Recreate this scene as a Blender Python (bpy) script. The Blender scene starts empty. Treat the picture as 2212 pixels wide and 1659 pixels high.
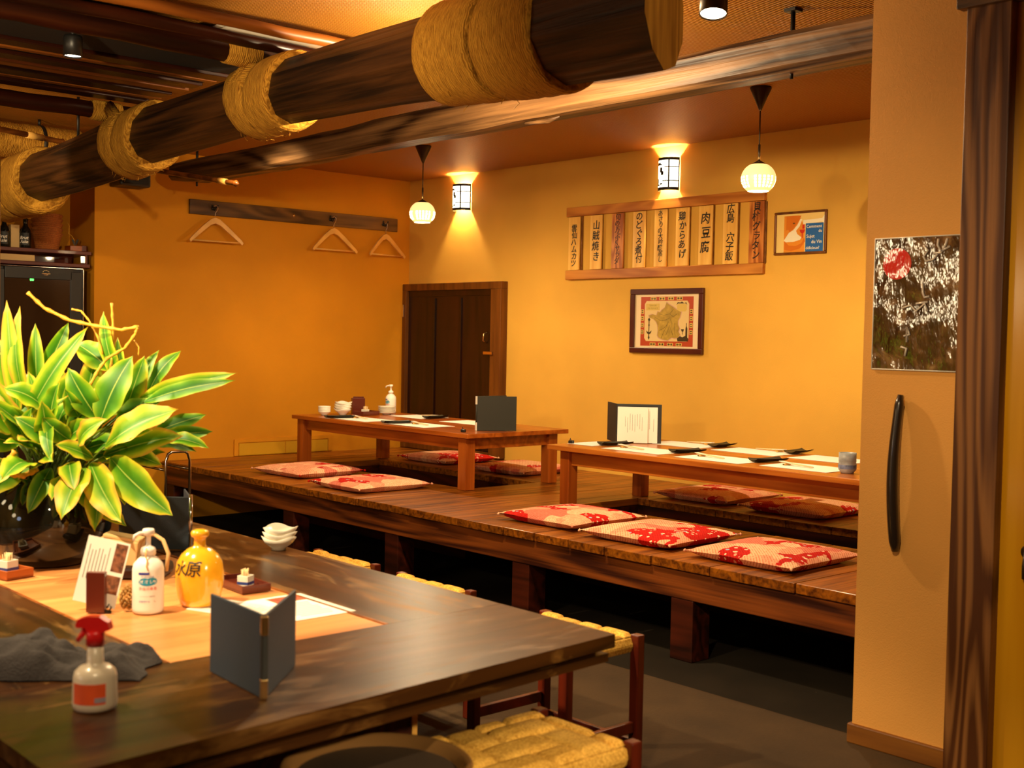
import bpy, bmesh, math, random
from mathutils import Matrix, Vector, noise

# ------------------------------------------------------------------ scene, camera, exposure
C = bpy.context.scene.collection
scene = bpy.context.scene
random.seed(7)
PI = math.pi
CAM = Vector((8.068, -6.087, 1.351))
YAW, PITCH, ROLL = 0.83836169, 0.03860787, 0.01880632
cy, sy, cp, sp, cr, sr = math.cos(YAW), math.sin(YAW), math.cos(PITCH), math.sin(PITCH), math.cos(ROLL), math.sin(ROLL)
fwd = Vector((-sy*cp, cy*cp, -sp)); rgt = Vector((cy, sy, 0)); upv = rgt.cross(fwd)
r2 = rgt*cr + upv*sr; u2 = -rgt*sr + upv*cr
cam_data = bpy.data.cameras.new('camera')
cam = bpy.data.objects.new('camera', cam_data); C.objects.link(cam)
cam.matrix_world = Matrix(((r2.x, u2.x, -fwd.x, CAM.x), (r2.y, u2.y, -fwd.y, CAM.y), (r2.z, u2.z, -fwd.z, CAM.z), (0, 0, 0, 1)))
cam_data.sensor_width = 36.0
cam_data.lens = 36.0*2624.87/2212.0
cam_data.clip_start = 0.05
cam_data.dof.use_dof = True
cam_data.dof.focus_distance = 6.0
cam_data.dof.aperture_fstop = 4.5
scene.camera = cam
vs = scene.view_settings
vs.view_transform = 'Standard'; vs.look = 'None'; vs.gamma = 1.0; vs.use_curve_mapping = False
vs.exposure = 0.35
scene.display_settings.display_device = 'sRGB'

world = bpy.data.worlds.new('world'); scene.world = world; world.use_nodes = True
world.node_tree.nodes['Background'].inputs[0].default_value = (1.0, 0.7, 0.4, 1)
world.node_tree.nodes['Background'].inputs[1].default_value = 0.0

WARM = (1.0, 0.74, 0.40)
MID = (1.0, 0.77, 0.45)
def lamp(name, kind, loc, power, col=MID, size=0.05, target=None, angle=60, blend=0.4):
    l = bpy.data.lights.new(name, kind); l.energy = power; l.color = col
    l.shadow_soft_size = size
    o = bpy.data.objects.new(name, l); C.objects.link(o); o.location = loc
    if kind == 'SPOT':
        l.spot_size = math.radians(angle); l.spot_blend = blend
    if target is not None:
        d = Vector(target) - Vector(loc)
        o.rotation_euler = d.to_track_quat('-Z', 'Y').to_euler()
    return o
# the room's spots (cans out of view), added fill and glint lights, and the lamp behind the hewn log
LP = 1.0
lamp('spot_over_counter', 'SPOT', (5.2, -5.6, 2.5), 280*LP, MID, 0.04, (5.0, -4.6, 0.65), 70, 0.7)
lamp('spot_over_plant', 'SPOT', (3.6, -5.5, 2.35), 240*LP, MID, 0.035, (4.4, -4.6, 0.95), 46, 0.5)
lamp('table_end_fill', 'SPOT', (7.3, -5.75, 2.45), 75*LP, MID, 0.05, (5.75, -4.95, 0.7), 50, 0.7)  # added fill from the viewer's side, brightens the spray bottle
lamp('cut_end_fill', 'SPOT', (7.7, -3.7, 2.5), 22*LP, MID, 0.04, (5.66, -3.4, 2.2), 24, 0.4)  # added spot that brightens the log's cut end
lamp('stool_fill', 'SPOT', (8.9, -4.3, 1.95), 240*LP, MID, 0.05, (6.1, -4.5, 0.45), 24, 0.6)  # added low side spot, reaches the seats under the table edge
lamp('spot_on_partition', 'SPOT', (6.9, -5.3, 2.45), 180*LP, MID, 0.06, (6.1, -2.5, 0.55), 58, 0.9)
lamp('spot_on_platform', 'SPOT', (3.9, -3.1, 2.5), 80*LP, MID, 0.05, (3.3, -1.4, 0.42), 100, 0.7)
lamp('spot_on_far_platform', 'SPOT', (1.9, -2.7, 2.5), 45*LP, MID, 0.05, (1.4, -1.3, 0.42), 100, 0.7)
lamp('spot_on_log_end', 'SPOT', (1.9, -4.7, 2.25), 55*LP, MID, 0.04, (1.1, -3.4, 2.3), 50, 0.5)
lamp('spot_on_log', 'SPOT', (5.6, -5.9, 1.9), 210*LP, MID, 0.05, (3.0, -3.4, 2.3), 80, 0.8)
for lx, ly, lz in ((4.2, -6.75, 1.72), (3.2, -6.9, 1.98), (4.7, -7.4, 1.35)): lamp('poster_glint_light', 'POINT', (lx, ly, lz), 12*LP, MID, 0.18)  # added unseen point lights for glints in the poster and front fill
lamp('blue_glint_light', 'POINT', (5.3, -7.6, 1.15), 8*LP, (0.55, 0.7, 1.0), 0.20)  # added unseen bluish light for cool glints in the poster
lamp('lamp_behind_log', 'POINT', (4.35, -2.95, 2.335), 90*LP, MID, 0.03)

# ------------------------------------------------------------------ materials
def hx(s):
    s = s.lstrip('#'); v = [int(s[i:i+2], 16)/255 for i in (0, 2, 4)]
    return tuple((c/12.92 if c <= 0.04045 else ((c+0.055)/1.055)**2.4) for c in v) + (1.0,)
def new_mat(name):
    m = bpy.data.materials.new(name); m.use_nodes = True
    nt = m.node_tree; b = nt.nodes['Principled BSDF']
    return m, nt, b
def N(nt, t, **kw):
    n = nt.nodes.new(t)
    for k, v in kw.items(): setattr(n, k, v)
    return n
def ramp(nt, stops, interp='LINEAR'):
    r = nt.nodes.new('ShaderNodeValToRGB'); e = r.color_ramp; e.interpolation = interp
    while len(e.elements) > 1: e.elements.remove(e.elements[-1])
    e.elements[0].position, e.elements[0].color = stops[0]
    for p, c in stops[1:]:
        q = e.elements.new(p); q.color = c
    return r
def plain(name, col, rough=0.5, metal=0.0, coat=0.0, bump=None, emis=None, spec=None, var=0.0, vscale=8.0, trans=0.0, alpha=1.0):
    m, nt, b = new_mat(name)
    b.inputs['Base Color'].default_value = col
    b.inputs['Roughness'].default_value = rough; b.inputs['Metallic'].default_value = metal
    b.inputs['Coat Weight'].default_value = coat
    b.inputs['Transmission Weight'].default_value = trans
    if spec is not None: b.inputs['Specular IOR Level'].default_value = spec
    if emis: b.inputs['Emission Color'].default_value = emis[0]; b.inputs['Emission Strength'].default_value = emis[1]
    if var or bump:
        tc = N(nt, 'ShaderNodeTexCoord')
    if var:
        n = N(nt, 'ShaderNodeTexNoise'); n.inputs['Scale'].default_value = vscale; n.inputs['Detail'].default_value = 5
        nt.links.new(tc.outputs['Object'], n.inputs['Vector'])
        k1 = tuple(c*(1-var) for c in col[:3])+(1,); k2 = tuple(min(1, c*(1+var)) for c in col[:3])+(1,)
        r = ramp(nt, [(0.3, k1), (0.7, k2)])
        nt.links.new(n.outputs['Fac'], r.inputs['Fac']); nt.links.new(r.outputs['Color'], b.inputs['Base Color'])
    if bump:
        n2 = N(nt, 'ShaderNodeTexNoise'); n2.inputs['Scale'].default_value = bump[0]; n2.inputs['Detail'].default_value = 4
        nt.links.new(tc.outputs['Object'], n2.inputs['Vector'])
        bp = N(nt, 'ShaderNodeBump'); bp.inputs['Strength'].default_value = bump[1]; bp.inputs['Distance'].default_value = 0.01
        nt.links.new(n2.outputs['Fac'], bp.inputs['Height']); nt.links.new(bp.outputs['Normal'], b.inputs['Normal'])
    return m
def wood(name, dark, light, axis='X', rough=0.45, cross=22.0, along=1.2, rings=0.5, ring_scale=5.0, island=0.25, bump=0.15, coat=0.0, knots=None):
    """streaky grain running along one object axis, with wandering ring lines and a tone of its own for each board"""
    m, nt, b = new_mat(name); L = nt.links.new
    tc = N(nt, 'ShaderNodeTexCoord'); geo = N(nt, 'ShaderNodeNewGeometry')
    sc = N(nt, 'ShaderNodeVectorMath', operation='SCALE'); sc.inputs[0].default_value = (3.1, 7.7, 5.3)
    L(geo.outputs['Random Per Island'], sc.inputs['Scale'])
    ad = N(nt, 'ShaderNodeVectorMath', operation='ADD'); L(tc.outputs['Object'], ad.inputs[0]); L(sc.outputs['Vector'], ad.inputs[1])
    mp = N(nt, 'ShaderNodeMapping'); L(ad.outputs['Vector'], mp.inputs['Vector'])
    i = 'XYZ'.index(axis); s = [cross]*3; s[i] = along; mp.inputs['Scale'].default_value = s
    n1 = N(nt, 'ShaderNodeTexNoise'); n1.inputs['Scale'].default_value = 1.0; n1.inputs['Detail'].default_value = 7; n1.inputs['Distortion'].default_value = 0.4
    L(mp.outputs['Vector'], n1.inputs['Vector'])
    mp2 = N(nt, 'ShaderNodeMapping'); L(ad.outputs['Vector'], mp2.inputs['Vector'])
    s2 = [ring_scale]*3; s2[i] = ring_scale*0.12; mp2.inputs['Scale'].default_value = s2
    n2 = N(nt, 'ShaderNodeTexNoise'); n2.inputs['Scale'].default_value = 1.0; n2.inputs['Detail'].default_value = 1.5; n2.inputs['Distortion'].default_value = 0.6
    L(mp2.outputs['Vector'], n2.inputs['Vector'])
    mul = N(nt, 'ShaderNodeMath', operation='MULTIPLY'); mul.inputs[1].default_value = 46.0; L(n2.outputs['Fac'], mul.inputs[0])
    sn = N(nt, 'ShaderNodeMath', operation='SINE'); L(mul.outputs[0], sn.inputs[0])
    ms = N(nt, 'ShaderNodeMath', operation='MULTIPLY_ADD'); ms.inputs[1].default_value = 0.22*rings; L(sn.outputs[0], ms.inputs[0]); L(n1.outputs['Fac'], ms.inputs[2])
    r = ramp(nt, [(0.25, dark), (0.75, light)]); L(ms.outputs[0], r.inputs['Fac'])
    hv = N(nt, 'ShaderNodeHueSaturation')
    mr = N(nt, 'ShaderNodeMapRange'); mr.inputs['To Min'].default_value = 1-island; mr.inputs['To Max'].default_value = 1+island
    L(geo.outputs['Random Per Island'], mr.inputs['Value']); L(mr.outputs['Result'], hv.inputs['Value'])
    L(r.outputs['Color'], hv.inputs['Color']); L(hv.outputs['Color'], b.inputs['Base Color'])
    b.inputs['Roughness'].default_value = rough; b.inputs['Coat Weight'].default_value = coat; b.inputs['Coat Roughness'].default_value = 0.15; b.inputs['Specular IOR Level'].default_value = 0.35
    if bump:
        bp = N(nt, 'ShaderNodeBump'); bp.inputs['Strength'].default_value = bump; bp.inputs['Distance'].default_value = 0.006
        L(ms.outputs[0], bp.inputs['Height']); L(bp.outputs['Normal'], b.inputs['Normal'])
    return m
def plaster(name, col, var=0.10):
    m, nt, b = new_mat(name); L = nt.links.new
    tc = N(nt, 'ShaderNodeTexCoord')
    n = N(nt, 'ShaderNodeTexNoise'); n.inputs['Scale'].default_value = 1.3; n.inputs['Detail'].default_value = 3; L(tc.outputs['Object'], n.inputs['Vector'])
    r = ramp(nt, [(0.3, tuple(c*(1-var) for c in col[:3])+(1,)), (0.7, tuple(c*(1+var) for c in col[:3])+(1,))]); L(n.outputs['Fac'], r.inputs['Fac'])
    L(r.outputs['Color'], b.inputs['Base Color'])
    n2 = N(nt, 'ShaderNodeTexNoise'); n2.inputs['Scale'].default_value = 260; n2.inputs['Detail'].default_value = 3; L(tc.outputs['Object'], n2.inputs['Vector'])
    bp = N(nt, 'ShaderNodeBump'); bp.inputs['Strength'].default_value = 0.25; bp.inputs['Distance'].default_value = 0.004
    L(n2.outputs['Fac'], bp.inputs['Height']); L(bp.outputs['Normal'], b.inputs['Normal'])
    b.inputs['Roughness'].default_value = 0.75; b.inputs['Specular IOR Level'].default_value = 0.25
    return m
def weave_ceiling(name, col):
    m, nt, b = new_mat(name); L = nt.links.new
    tc = N(nt, 'ShaderNodeTexCoord')
    w1 = N(nt, 'ShaderNodeTexWave', bands_direction='X'); w1.inputs['Scale'].default_value = 21; w1.inputs['Distortion'].default_value = 0.3
    w2 = N(nt, 'ShaderNodeTexWave', bands_direction='Y'); w2.inputs['Scale'].default_value = 30; w2.inputs['Distortion'].default_value = 0.3
    L(tc.outputs['Object'], w1.inputs['Vector']); L(tc.outputs['Object'], w2.inputs['Vector'])
    a = N(nt, 'ShaderNodeMath', operation='MULTIPLY_ADD'); a.inputs[1].default_value = 0.45; L(w2.outputs['Fac'], a.inputs[0]); L(w1.outputs['Fac'], a.inputs[2])
    bp = N(nt, 'ShaderNodeBump'); bp.inputs['Strength'].default_value = 1.0; bp.inputs['Distance'].default_value = 0.006
    L(a.outputs[0], bp.inputs['Height']); L(bp.outputs['Normal'], b.inputs['Normal'])
    r = ramp(nt, [(0.0, tuple(c*0.86 for c in col[:3])+(1,)), (1.4, col)]); L(a.outputs[0], r.inputs['Fac']); L(r.outputs['Color'], b.inputs['Base Color'])
    b.inputs['Roughness'].default_value = 0.42; b.inputs['Specular IOR Level'].default_value = 0.4
    return m
def rope(name, axis='X', pitch=230.0, c1=hx('#7a4a10'), c2=hx('#d39a35')):
    """coarse fibre cord wound round and round the given axis"""
    m, nt, b = new_mat(name); L = nt.links.new
    tc = N(nt, 'ShaderNodeTexCoord')
    w = N(nt, 'ShaderNodeTexWave', bands_direction=axis); w.inputs['Scale'].default_value = pitch/6.3; w.inputs['Distortion'].default_value = 5; w.inputs['Detail'].default_value = 2; w.inputs['Detail Scale'].default_value = 1.5
    L(tc.outputs['Object'], w.inputs['Vector'])
    mp = N(nt, 'ShaderNodeMapping'); s = [26]*3; s['XYZ'.index(axis)] = 150; mp.inputs['Scale'].default_value = s
    L(tc.outputs['Object'], mp.inputs['Vector'])
    n = N(nt, 'ShaderNodeTexNoise'); n.inputs['Scale'].default_value = 1; n.inputs['Detail'].default_value = 6; L(mp.outputs['Vector'], n.inputs['Vector'])
    a = N(nt, 'ShaderNodeMath', operation='MULTIPLY_ADD'); a.inputs[1].default_value = 0.35; L(w.outputs['Fac'], a.inputs[0]); L(n.outputs['Fac'], a.inputs[2])
    r = ramp(nt, [(0.30, c1), (0.95, c2)]); L(a.outputs[0], r.inputs['Fac']); L(r.outputs['Color'], b.inputs['Base Color'])
    bp = N(nt, 'ShaderNodeBump'); bp.inputs['Strength'].default_value = 0.8; bp.inputs['Distance'].default_value = 0.006
    L(a.outputs[0], bp.inputs['Height']); L(bp.outputs['Normal'], b.inputs['Normal'])
    b.inputs['Roughness'].default_value = 0.85; b.inputs['Specular IOR Level'].default_value = 0.15
    return m

M = {}
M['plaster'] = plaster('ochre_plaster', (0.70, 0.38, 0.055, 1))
M['plaster_left'] = plaster('ochre_plaster_left', (0.60, 0.235, 0.006, 1))  # redder than the back wall: its dimmer, indirect light is in the colour
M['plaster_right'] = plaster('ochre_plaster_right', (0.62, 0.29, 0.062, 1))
M['ceiling'] = weave_ceiling('woven_ceiling_paper', (0.40, 0.145, 0.010, 1))
M['floor'] = plain('grey_concrete', (0.046, 0.024, 0.008, 1), 0.85, var=0.25, vscale=3, bump=(60, 0.15), spec=0.2)
M['floor_shaded'] = plain('shaded_concrete', (0.016, 0.011, 0.006, 1), 0.9, spec=0.15, var=0.25, vscale=3)  # same concrete, darkened to paint the shade along the platform
M['deck'] = wood('deck_boards', hx('#4f2203'), hx('#ad6212'), 'Y', 0.40, 58, 1.2, 0.45, 5.0, 0.20, 0.2, 0.08)
M['fascia'] = wood('fascia_pine', hx('#3a1506'), hx('#8a4616'), 'X', 0.5, 44, 0.9, 0.9, 3.6, 0.1, 0.25)
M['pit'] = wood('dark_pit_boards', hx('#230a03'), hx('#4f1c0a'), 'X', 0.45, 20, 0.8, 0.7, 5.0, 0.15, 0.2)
M['table'] = wood('amber_table', hx('#7c3306'), hx('#b55e1a'), 'X', 0.32, 24, 1.0, 0.45, 4.0, 0.06, 0.05, 0.25)
M['table_near'] = wood('amber_table_near', hx('#8a3f0a'), hx('#c47427'), 'X', 0.32, 24, 1.0, 0.45, 4.0, 0.06, 0.05, 0.25)
M['table_leg'] = wood('amber_leg', hx('#7c3306'), hx('#ab5717'), 'Z', 0.38, 24, 1.0, 0.45, 4.0, 0.06, 0.05, 0.1)
def worn_wood(name, dark, light, worn, axis):
    """dark stained boards with rubbed, paler patches and an uneven polish"""
    m = wood(name, dark, light, axis, 0.36, 14, 0.9, 0.45, 3.0, 0.12, 0.15, 0.0); nt = m.node_tree; L = nt.links.new
    b = nt.nodes['Principled BSDF']; src = b.inputs['Base Color'].links[0].from_socket
    tc = N(nt, 'ShaderNodeTexCoord'); mp = N(nt, 'ShaderNodeMapping'); s = [15.0]*3; s['XYZ'.index(axis)] = 3.2; mp.inputs['Scale'].default_value = s
    L(tc.outputs['Object'], mp.inputs['Vector'])
    n = N(nt, 'ShaderNodeTexNoise'); n.inputs['Scale'].default_value = 1; n.inputs['Detail'].default_value = 8; n.inputs['Roughness'].default_value = 0.65; n.inputs['Distortion'].default_value = 0.8; L(mp.outputs['Vector'], n.inputs['Vector'])
    r = ramp(nt, [(0.52, (0, 0, 0, 1)), (0.68, (0.75, 0.75, 0.75, 1))]); L(n.outputs['Fac'], r.inputs['Fac'])
    mx = N(nt, 'ShaderNodeMix', data_type='RGBA'); mx.inputs['B'].default_value = worn; L(r.outputs['Color'], mx.inputs['Factor']); L(src, mx.inputs['A']); L(mx.outputs['Result'], b.inputs['Base Color'])
    mr = N(nt, 'ShaderNodeMapRange'); mr.inputs['To Min'].default_value = 0.34; mr.inputs['To Max'].default_value = 0.55; L(r.outputs['Color'], mr.inputs['Value']); L(mr.outputs['Result'], b.inputs['Roughness'])
    return m
M['counter'] = worn_wood('dark_counter', hx('#241103'), hx('#4a290a'), hx('#8c6430'), 'X')
M['counter_end'] = worn_wood('dark_counter_end', hx('#241103'), hx('#4a290a'), hx('#77501f'), 'Y')
M['inset'] = wood('light_inset', hx('#b8703a'), hx('#dc985a'), 'Y', 0.4, 16, 0.9, 0.4, 3.0, 0.1, 0.1, 0.15)
M['log'] = wood('hewn_log', hx('#160a03'), hx('#523013'), 'X', 0.5, 46, 1.6, 0.7, 3.4, 0.1, 0.9, 0.0)
M['beam'] = wood('old_beam', hx('#231006'), hx('#86603a'), 'X', 0.5, 50, 1.4, 0.8, 4.0, 0.1, 0.7)
M['beam_end'] = wood('cut_log_end', hx('#8d5f18'), hx('#d9a845'), 'Z', 0.6, 20, 3, 0.6, 6.0, 0, 0.2)
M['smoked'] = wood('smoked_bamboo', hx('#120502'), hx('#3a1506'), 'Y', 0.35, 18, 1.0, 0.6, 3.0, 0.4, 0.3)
M['smoked_lit'] = wood('lit_brown_slat', hx('#4d2106'), hx('#96551a'), 'Y', 0.4, 18, 1.0, 0.5, 3.0, 0.3, 0.2)  # paler copy of the smoked wood: light on the slats is in its colour
M['post'] = wood('post_cedar', hx('#4a260a'), hx('#83552a'), 'Z', 0.45, 40, 0.8, 1.3, 5.0, 0.05, 0.25)
M['trim'] = wood('trim_brown', hx('#5a300a'), hx('#8a5518'), 'X', 0.5, 18, 0.9, 0.4, 4.0, 0.05, 0.1)
M['frame_brown'] = wood('door_frame_brown', hx('#4f2808'), hx('#7d4812'), 'Z', 0.45, 18, 0.9, 0.4, 4.0, 0.1, 0.1)
M['door_dark'] = wood('dark_door_boards', hx('#0d0301'), hx('#2a0d05'), 'Z', 0.3, 14, 0.7, 0.6, 3.0, 0.12, 0.15, 0.3)
M['varnish'] = wood('varnished_door', hx('#b87808'), hx('#d69a18'), 'Z', 0.22, 10, 0.5, 0.2, 2.0, 0, 0.03, 0.5)
M['rail'] = wood('rail_brown', hx('#3f2509'), hx('#7a5323'), 'Y', 0.45, 16, 0.8, 0.8, 5.0, 0, 0.2)
M['hanger'] = plain('hanger_wood', hx('#e0a850'), 0.4, var=0.12, vscale=10)
M['plaque_pale'] = wood('plaque_pale', hx('#dc9a35'), hx('#f6c765'), 'Z', 0.45, 18, 1.2, 0.5, 6.0, 0.12, 0.05)
M['plaque_red'] = wood('plaque_red', hx('#9d531a'), hx('#d3853a'), 'Z', 0.45, 18, 1.0, 1.2, 8.0, 0.05, 0.05)
M['rack_wood'] = wood('rack_wood', hx('#a05a18'), hx('#d38b36'), 'X', 0.45, 16, 0.8, 0.7, 5.0, 0.15, 0.05)
M['ink'] = plain('black_ink', (0.015, 0.010, 0.006, 1), 0.6)
M['black'] = plain('black_plastic', (0.012, 0.011, 0.010, 1), 0.4)
M['iron'] = plain('black_iron', (0.02, 0.016, 0.013, 1), 0.45, 0.6)
M['chrome'] = plain('chrome', (0.75, 0.72, 0.68, 1), 0.12, 1.0)
M['brass'] = plain('brass', (0.75, 0.5, 0.2, 1), 0.25, 1.0)
M['white'] = plain('white_plastic', (0.86, 0.80, 0.72, 1), 0.35)
M['bottle_clear'] = plain('milky_plastic', (0.70, 0.60, 0.45, 1), 0.3, coat=0.2)
M['paper'] = plain('white_paper', (0.84, 0.78, 0.68, 1), 0.8)
M['china'] = plain('white_china', (0.80, 0.74, 0.62, 1), 0.25, coat=0.3)
M['red_plastic'] = plain('red_plastic', (0.72, 0.012, 0.012, 1), 0.35)
M['orange_label'] = plain('orange_label', (0.80, 0.10, 0.02, 1), 0.5, var=0.15, vscale=20)
M['grey_label'] = plain('grey_label', (0.35, 0.30, 0.36, 1), 0.5)
M['navy_cover'] = plain('navy_leatherette', (0.030, 0.042, 0.060, 1), 0.55, bump=(400, 0.2))
M['black_cover'] = plain('black_leatherette', (0.016, 0.016, 0.014, 1), 0.5, bump=(400, 0.2))
M['lacquer'] = plain('red_lacquer', (0.10, 0.014, 0.006, 1), 0.3, coat=0.3)
M['blue_glaze'] = plain('blue_glaze', (0.04, 0.06, 0.22, 1), 0.3, coat=0.3)
M['blue_print'] = plain('blue_print', (0.015, 0.02, 0.30, 1), 0.5)
M['teal_print'] = plain('teal_print', (0.01, 0.30, 0.48, 1), 0.5)
M['red_print'] = plain('red_print', (0.75, 0.06, 0.02, 1), 0.5)
M['grey_print'] = plain('grey_print', (0.30, 0.27, 0.24, 1), 0.6)
M['slate'] = plain('dark_slate_tray', (0.025, 0.024, 0.014, 1), 0.45)
M['jug'] = plain('ochre_glaze', (0.86, 0.40, 0.015, 1), 0.18, coat=0.6, var=0.22, vscale=9)
M['toothpick'] = plain('pale_toothpick', (0.75, 0.55, 0.28, 1), 0.7)
M['towel'] = plain('charcoal_cloth', (0.030, 0.023, 0.021, 1), 0.9, bump=(250, 0.4))
M['pinecone'] = plain('brown_seed', (0.32, 0.15, 0.02, 1), 0.5, var=0.4, vscale=60)
M['kraft'] = plain('kraft_paper', (0.60, 0.40, 0.17, 1), 0.8)
M['dark_glass'] = plain('dark_glass', (0.006, 0.006, 0.004, 1), 0.05, coat=0.3, spec=0.35)
M['twig'] = plain('yellow_twig', (0.62, 0.30, 0.015, 1), 0.6, var=0.3, vscale=80)
M['stool_leg'] = wood('stool_red_wood', hx('#3c0f05'), hx('#6b220c'), 'Z', 0.35, 18, 0.8, 0.3, 3.0, 0.05, 0.05, 0.2)
M['cup'] = plain('grey_blue_stoneware', (0.36, 0.37, 0.37, 1), 0.4, var=0.35, vscale=14)
M['lamp_metal'] = plain('dark_bronze', (0.05, 0.03, 0.015, 1), 0.4, 0.5)
M['glow'] = plain('lamp_glow', (1, 0.9, 0.7, 1), 0.5, emis=((1, 0.86, 0.62, 1), 14.0))
M['sconce_glow'] = plain('sconce_paper', (1, 0.95, 0.8, 1), 0.6, emis=((1.0, 0.92, 0.66, 1), 3.0))
M['rack_dark'] = plain('soot_black_board', (0.008, 0.005, 0.003, 1), 0.8)

# ------------------------------------------------------------------ mesh helpers
def T(x, y, z): return Matrix.Translation((x, y, z))
def RX(a): return Matrix.Rotation(a, 4, 'X')
def RY(a): return Matrix.Rotation(a, 4, 'Y')
def RZ(a): return Matrix.Rotation(a, 4, 'Z')
def basis(z, x=None):
    """a frame whose Z points along z"""
    z = Vector(z).normalized(); x = Vector(x) if x is not None else (Vector((1, 0, 0)) if abs(z.x) < 0.9 else Vector((0, 1, 0)))
    y = z.cross(x).normalized(); x = y.cross(z).normalized()
    return Matrix(((x.x, y.x, z.x, 0), (x.y, y.y, z.y, 0), (x.z, y.z, z.z, 0), (0, 0, 0, 1)))
class MB:
    """collects shapes that become ONE mesh object"""
    def __init__(s): s.v = []; s.f = []; s.sm = []; s.uv = None
    def add(s, verts, faces, Mx=None, smooth=False):
        k = len(s.v)
        s.v += [tuple(Mx @ Vector(p)) if Mx is not None else tuple(p) for p in verts]
        s.f += [tuple(i+k for i in f) for f in faces]; s.sm += [smooth]*len(faces); return s
    def box(s, c, d, bev=0.0, Mx=None):
        x, y, z = (q/2 for q in d)
        Q = T(*c) if Mx is None else Mx @ T(*c)
        if bev <= 0:
            vs_ = [(-x, -y, -z), (x, -y, -z), (x, y, -z), (-x, y, -z), (-x, -y, z), (x, -y, z), (x, y, z), (-x, y, z)]
            return s.add(vs_, [(0, 3, 2, 1), (4, 5, 6, 7), (0, 1, 5, 4), (1, 2, 6, 5), (2, 3, 7, 6), (3, 0, 4, 7)], Q)
        bm = bmesh.new(); bmesh.ops.create_cube(bm, size=1.0)
        for v in bm.verts: v.co = Vector((v.co.x*2*x, v.co.y*2*y, v.co.z*2*z))
        bmesh.ops.bevel(bm, geom=bm.edges[:], offset=min(bev, 0.45*min(d)), segments=2, profile=0.5, affect='EDGES')
        bm.verts.index_update()
        s.add([v.co[:] for v in bm.verts], [[v.index for v in f.verts] for f in bm.faces], Q); bm.free(); return s
    def span(s, x0, x1, y0, y1, z0, z1, bev=0.0):
        return s.box(((x0+x1)/2, (y0+y1)/2, (z0+z1)/2), (abs(x1-x0), abs(y1-y0), abs(z1-z0)), bev)
    def lathe(s, prof, seg=24, Mx=None, smooth=True, squash=None):
        vs_, fs = [], []
        n = len(prof)
        for j in range(seg):
            a = 2*PI*j/seg
            for r, z in prof: vs_.append((r*math.cos(a), r*math.sin(a), z))
        for j in range(seg):
            k = (j+1) % seg
            for i in range(n-1):
                a, b, c, d = j*n+i, k*n+i, k*n+i+1, j*n+i+1
                if prof[i][0] < 1e-6: fs.append((a, c, d))
                elif prof[i+1][0] < 1e-6: fs.append((a, b, c))
                else: fs.append((a, b, c, d))
        return s.add(vs_, fs, Mx, smooth)
    def tube(s, pts, rad, seg=8, Mx=None, smooth=True, caps=True, closed=False):
        pts = [Vector(p) for p in pts]; n = len(pts)
        rads = rad if isinstance(rad, (list, tuple)) else [rad]*n
        vs_, fs = [], []
        prev = None
        for i, p in enumerate(pts):
            if closed: t = (pts[(i+1) % n]-pts[i-1])
            else: t = (pts[min(i+1, n-1)]-pts[max(i-1, 0)])
            t.normalize()
            if prev is None:
                u = Vector((0, 0, 1)) if abs(t.z) < 0.9 else Vector((1, 0, 0))
            else: u = prev
            u = (u - t*u.dot(t)).normalized(); prev = u; w = t.cross(u)
            for j in range(seg):
                a = 2*PI*j/seg; vs_.append(p + (u*math.cos(a)+w*math.sin(a))*rads[i])
        for i in range(n if closed else n-1):
            for j in range(seg):
                a = i*seg+j; b = i*seg+(j+1) % seg; i2 = (i+1) % n
                fs.append((a, b, i2*seg+(j+1) % seg, i2*seg+j))
        if caps and not closed:
            fs.append(tuple(range(seg))[::-1]); fs.append(tuple((n-1)*seg+j for j in range(seg)))
        return s.add(vs_, fs, Mx, smooth)
    def prism(s, poly, h, Mx=None, z0=0.0):
        """2-D outline raised by h along local Z"""
        n = len(poly)
        vs_ = [(x, y, z0) for x, y in poly]+[(x, y, z0+h) for x, y in poly]
        fs = [tuple(range(n))[::-1], tuple(range(n, 2*n))]+[(i, (i+1) % n, n+(i+1) % n, n+i) for i in range(n)]
        return s.add(vs_, fs, Mx)
    def grid(s, fn, nu, nv, Mx=None, smooth=True, flip=False):
        vs_ = [fn(i/nu, j/nv) for j in range(nv+1) for i in range(nu+1)]
        fs = []
        for j in range(nv):
            for i in range(nu):
                a = j*(nu+1)+i; q = (a, a+1, a+nu+2, a+nu+1); fs.append(q[::-1] if flip else q)
        return s.add(vs_, fs, Mx, smooth)
    def mesh(s, name, mat):
        me = bpy.data.meshes.new(name); me.from_pydata(s.v, [], s.f); me.update()
        bm = bmesh.new(); bm.from_mesh(me); bmesh.ops.recalc_face_normals(bm, faces=bm.faces); bm.to_mesh(me); bm.free()
        me.polygons.foreach_set('use_smooth', s.sm)
        if mat: me.materials.append(mat)
        return me
    def build(s, name, mat, parent=None, loc=None, rz=0.0, group=None):
        o = bpy.data.objects.new(name, s.mesh(name, mat)); C.objects.link(o)
        if parent is not None: o.parent = parent
        if loc is not None: o.location = loc
        if rz: o.rotation_euler = (0, 0, rz)
        return o
def tag(o, label, cat, group=None):
    o['label'] = label; o['category'] = cat
    if group: o['group'] = group
    return o
def thing(name, label, cat, loc=(0, 0, 0), rz=0.0, group=None):
    o = bpy.data.objects.new(name, None); C.objects.link(o); o.empty_display_size = 0.05
    o.location = loc; o.rotation_euler = (0, 0, rz)
    return tag(o, label, cat, group)
def struct(name, mb, mat, label=None, cat=None):
    o = mb.build(name, mat); o['kind'] = 'structure'
    o['label'] = label; o['category'] = cat
    return o
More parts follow.
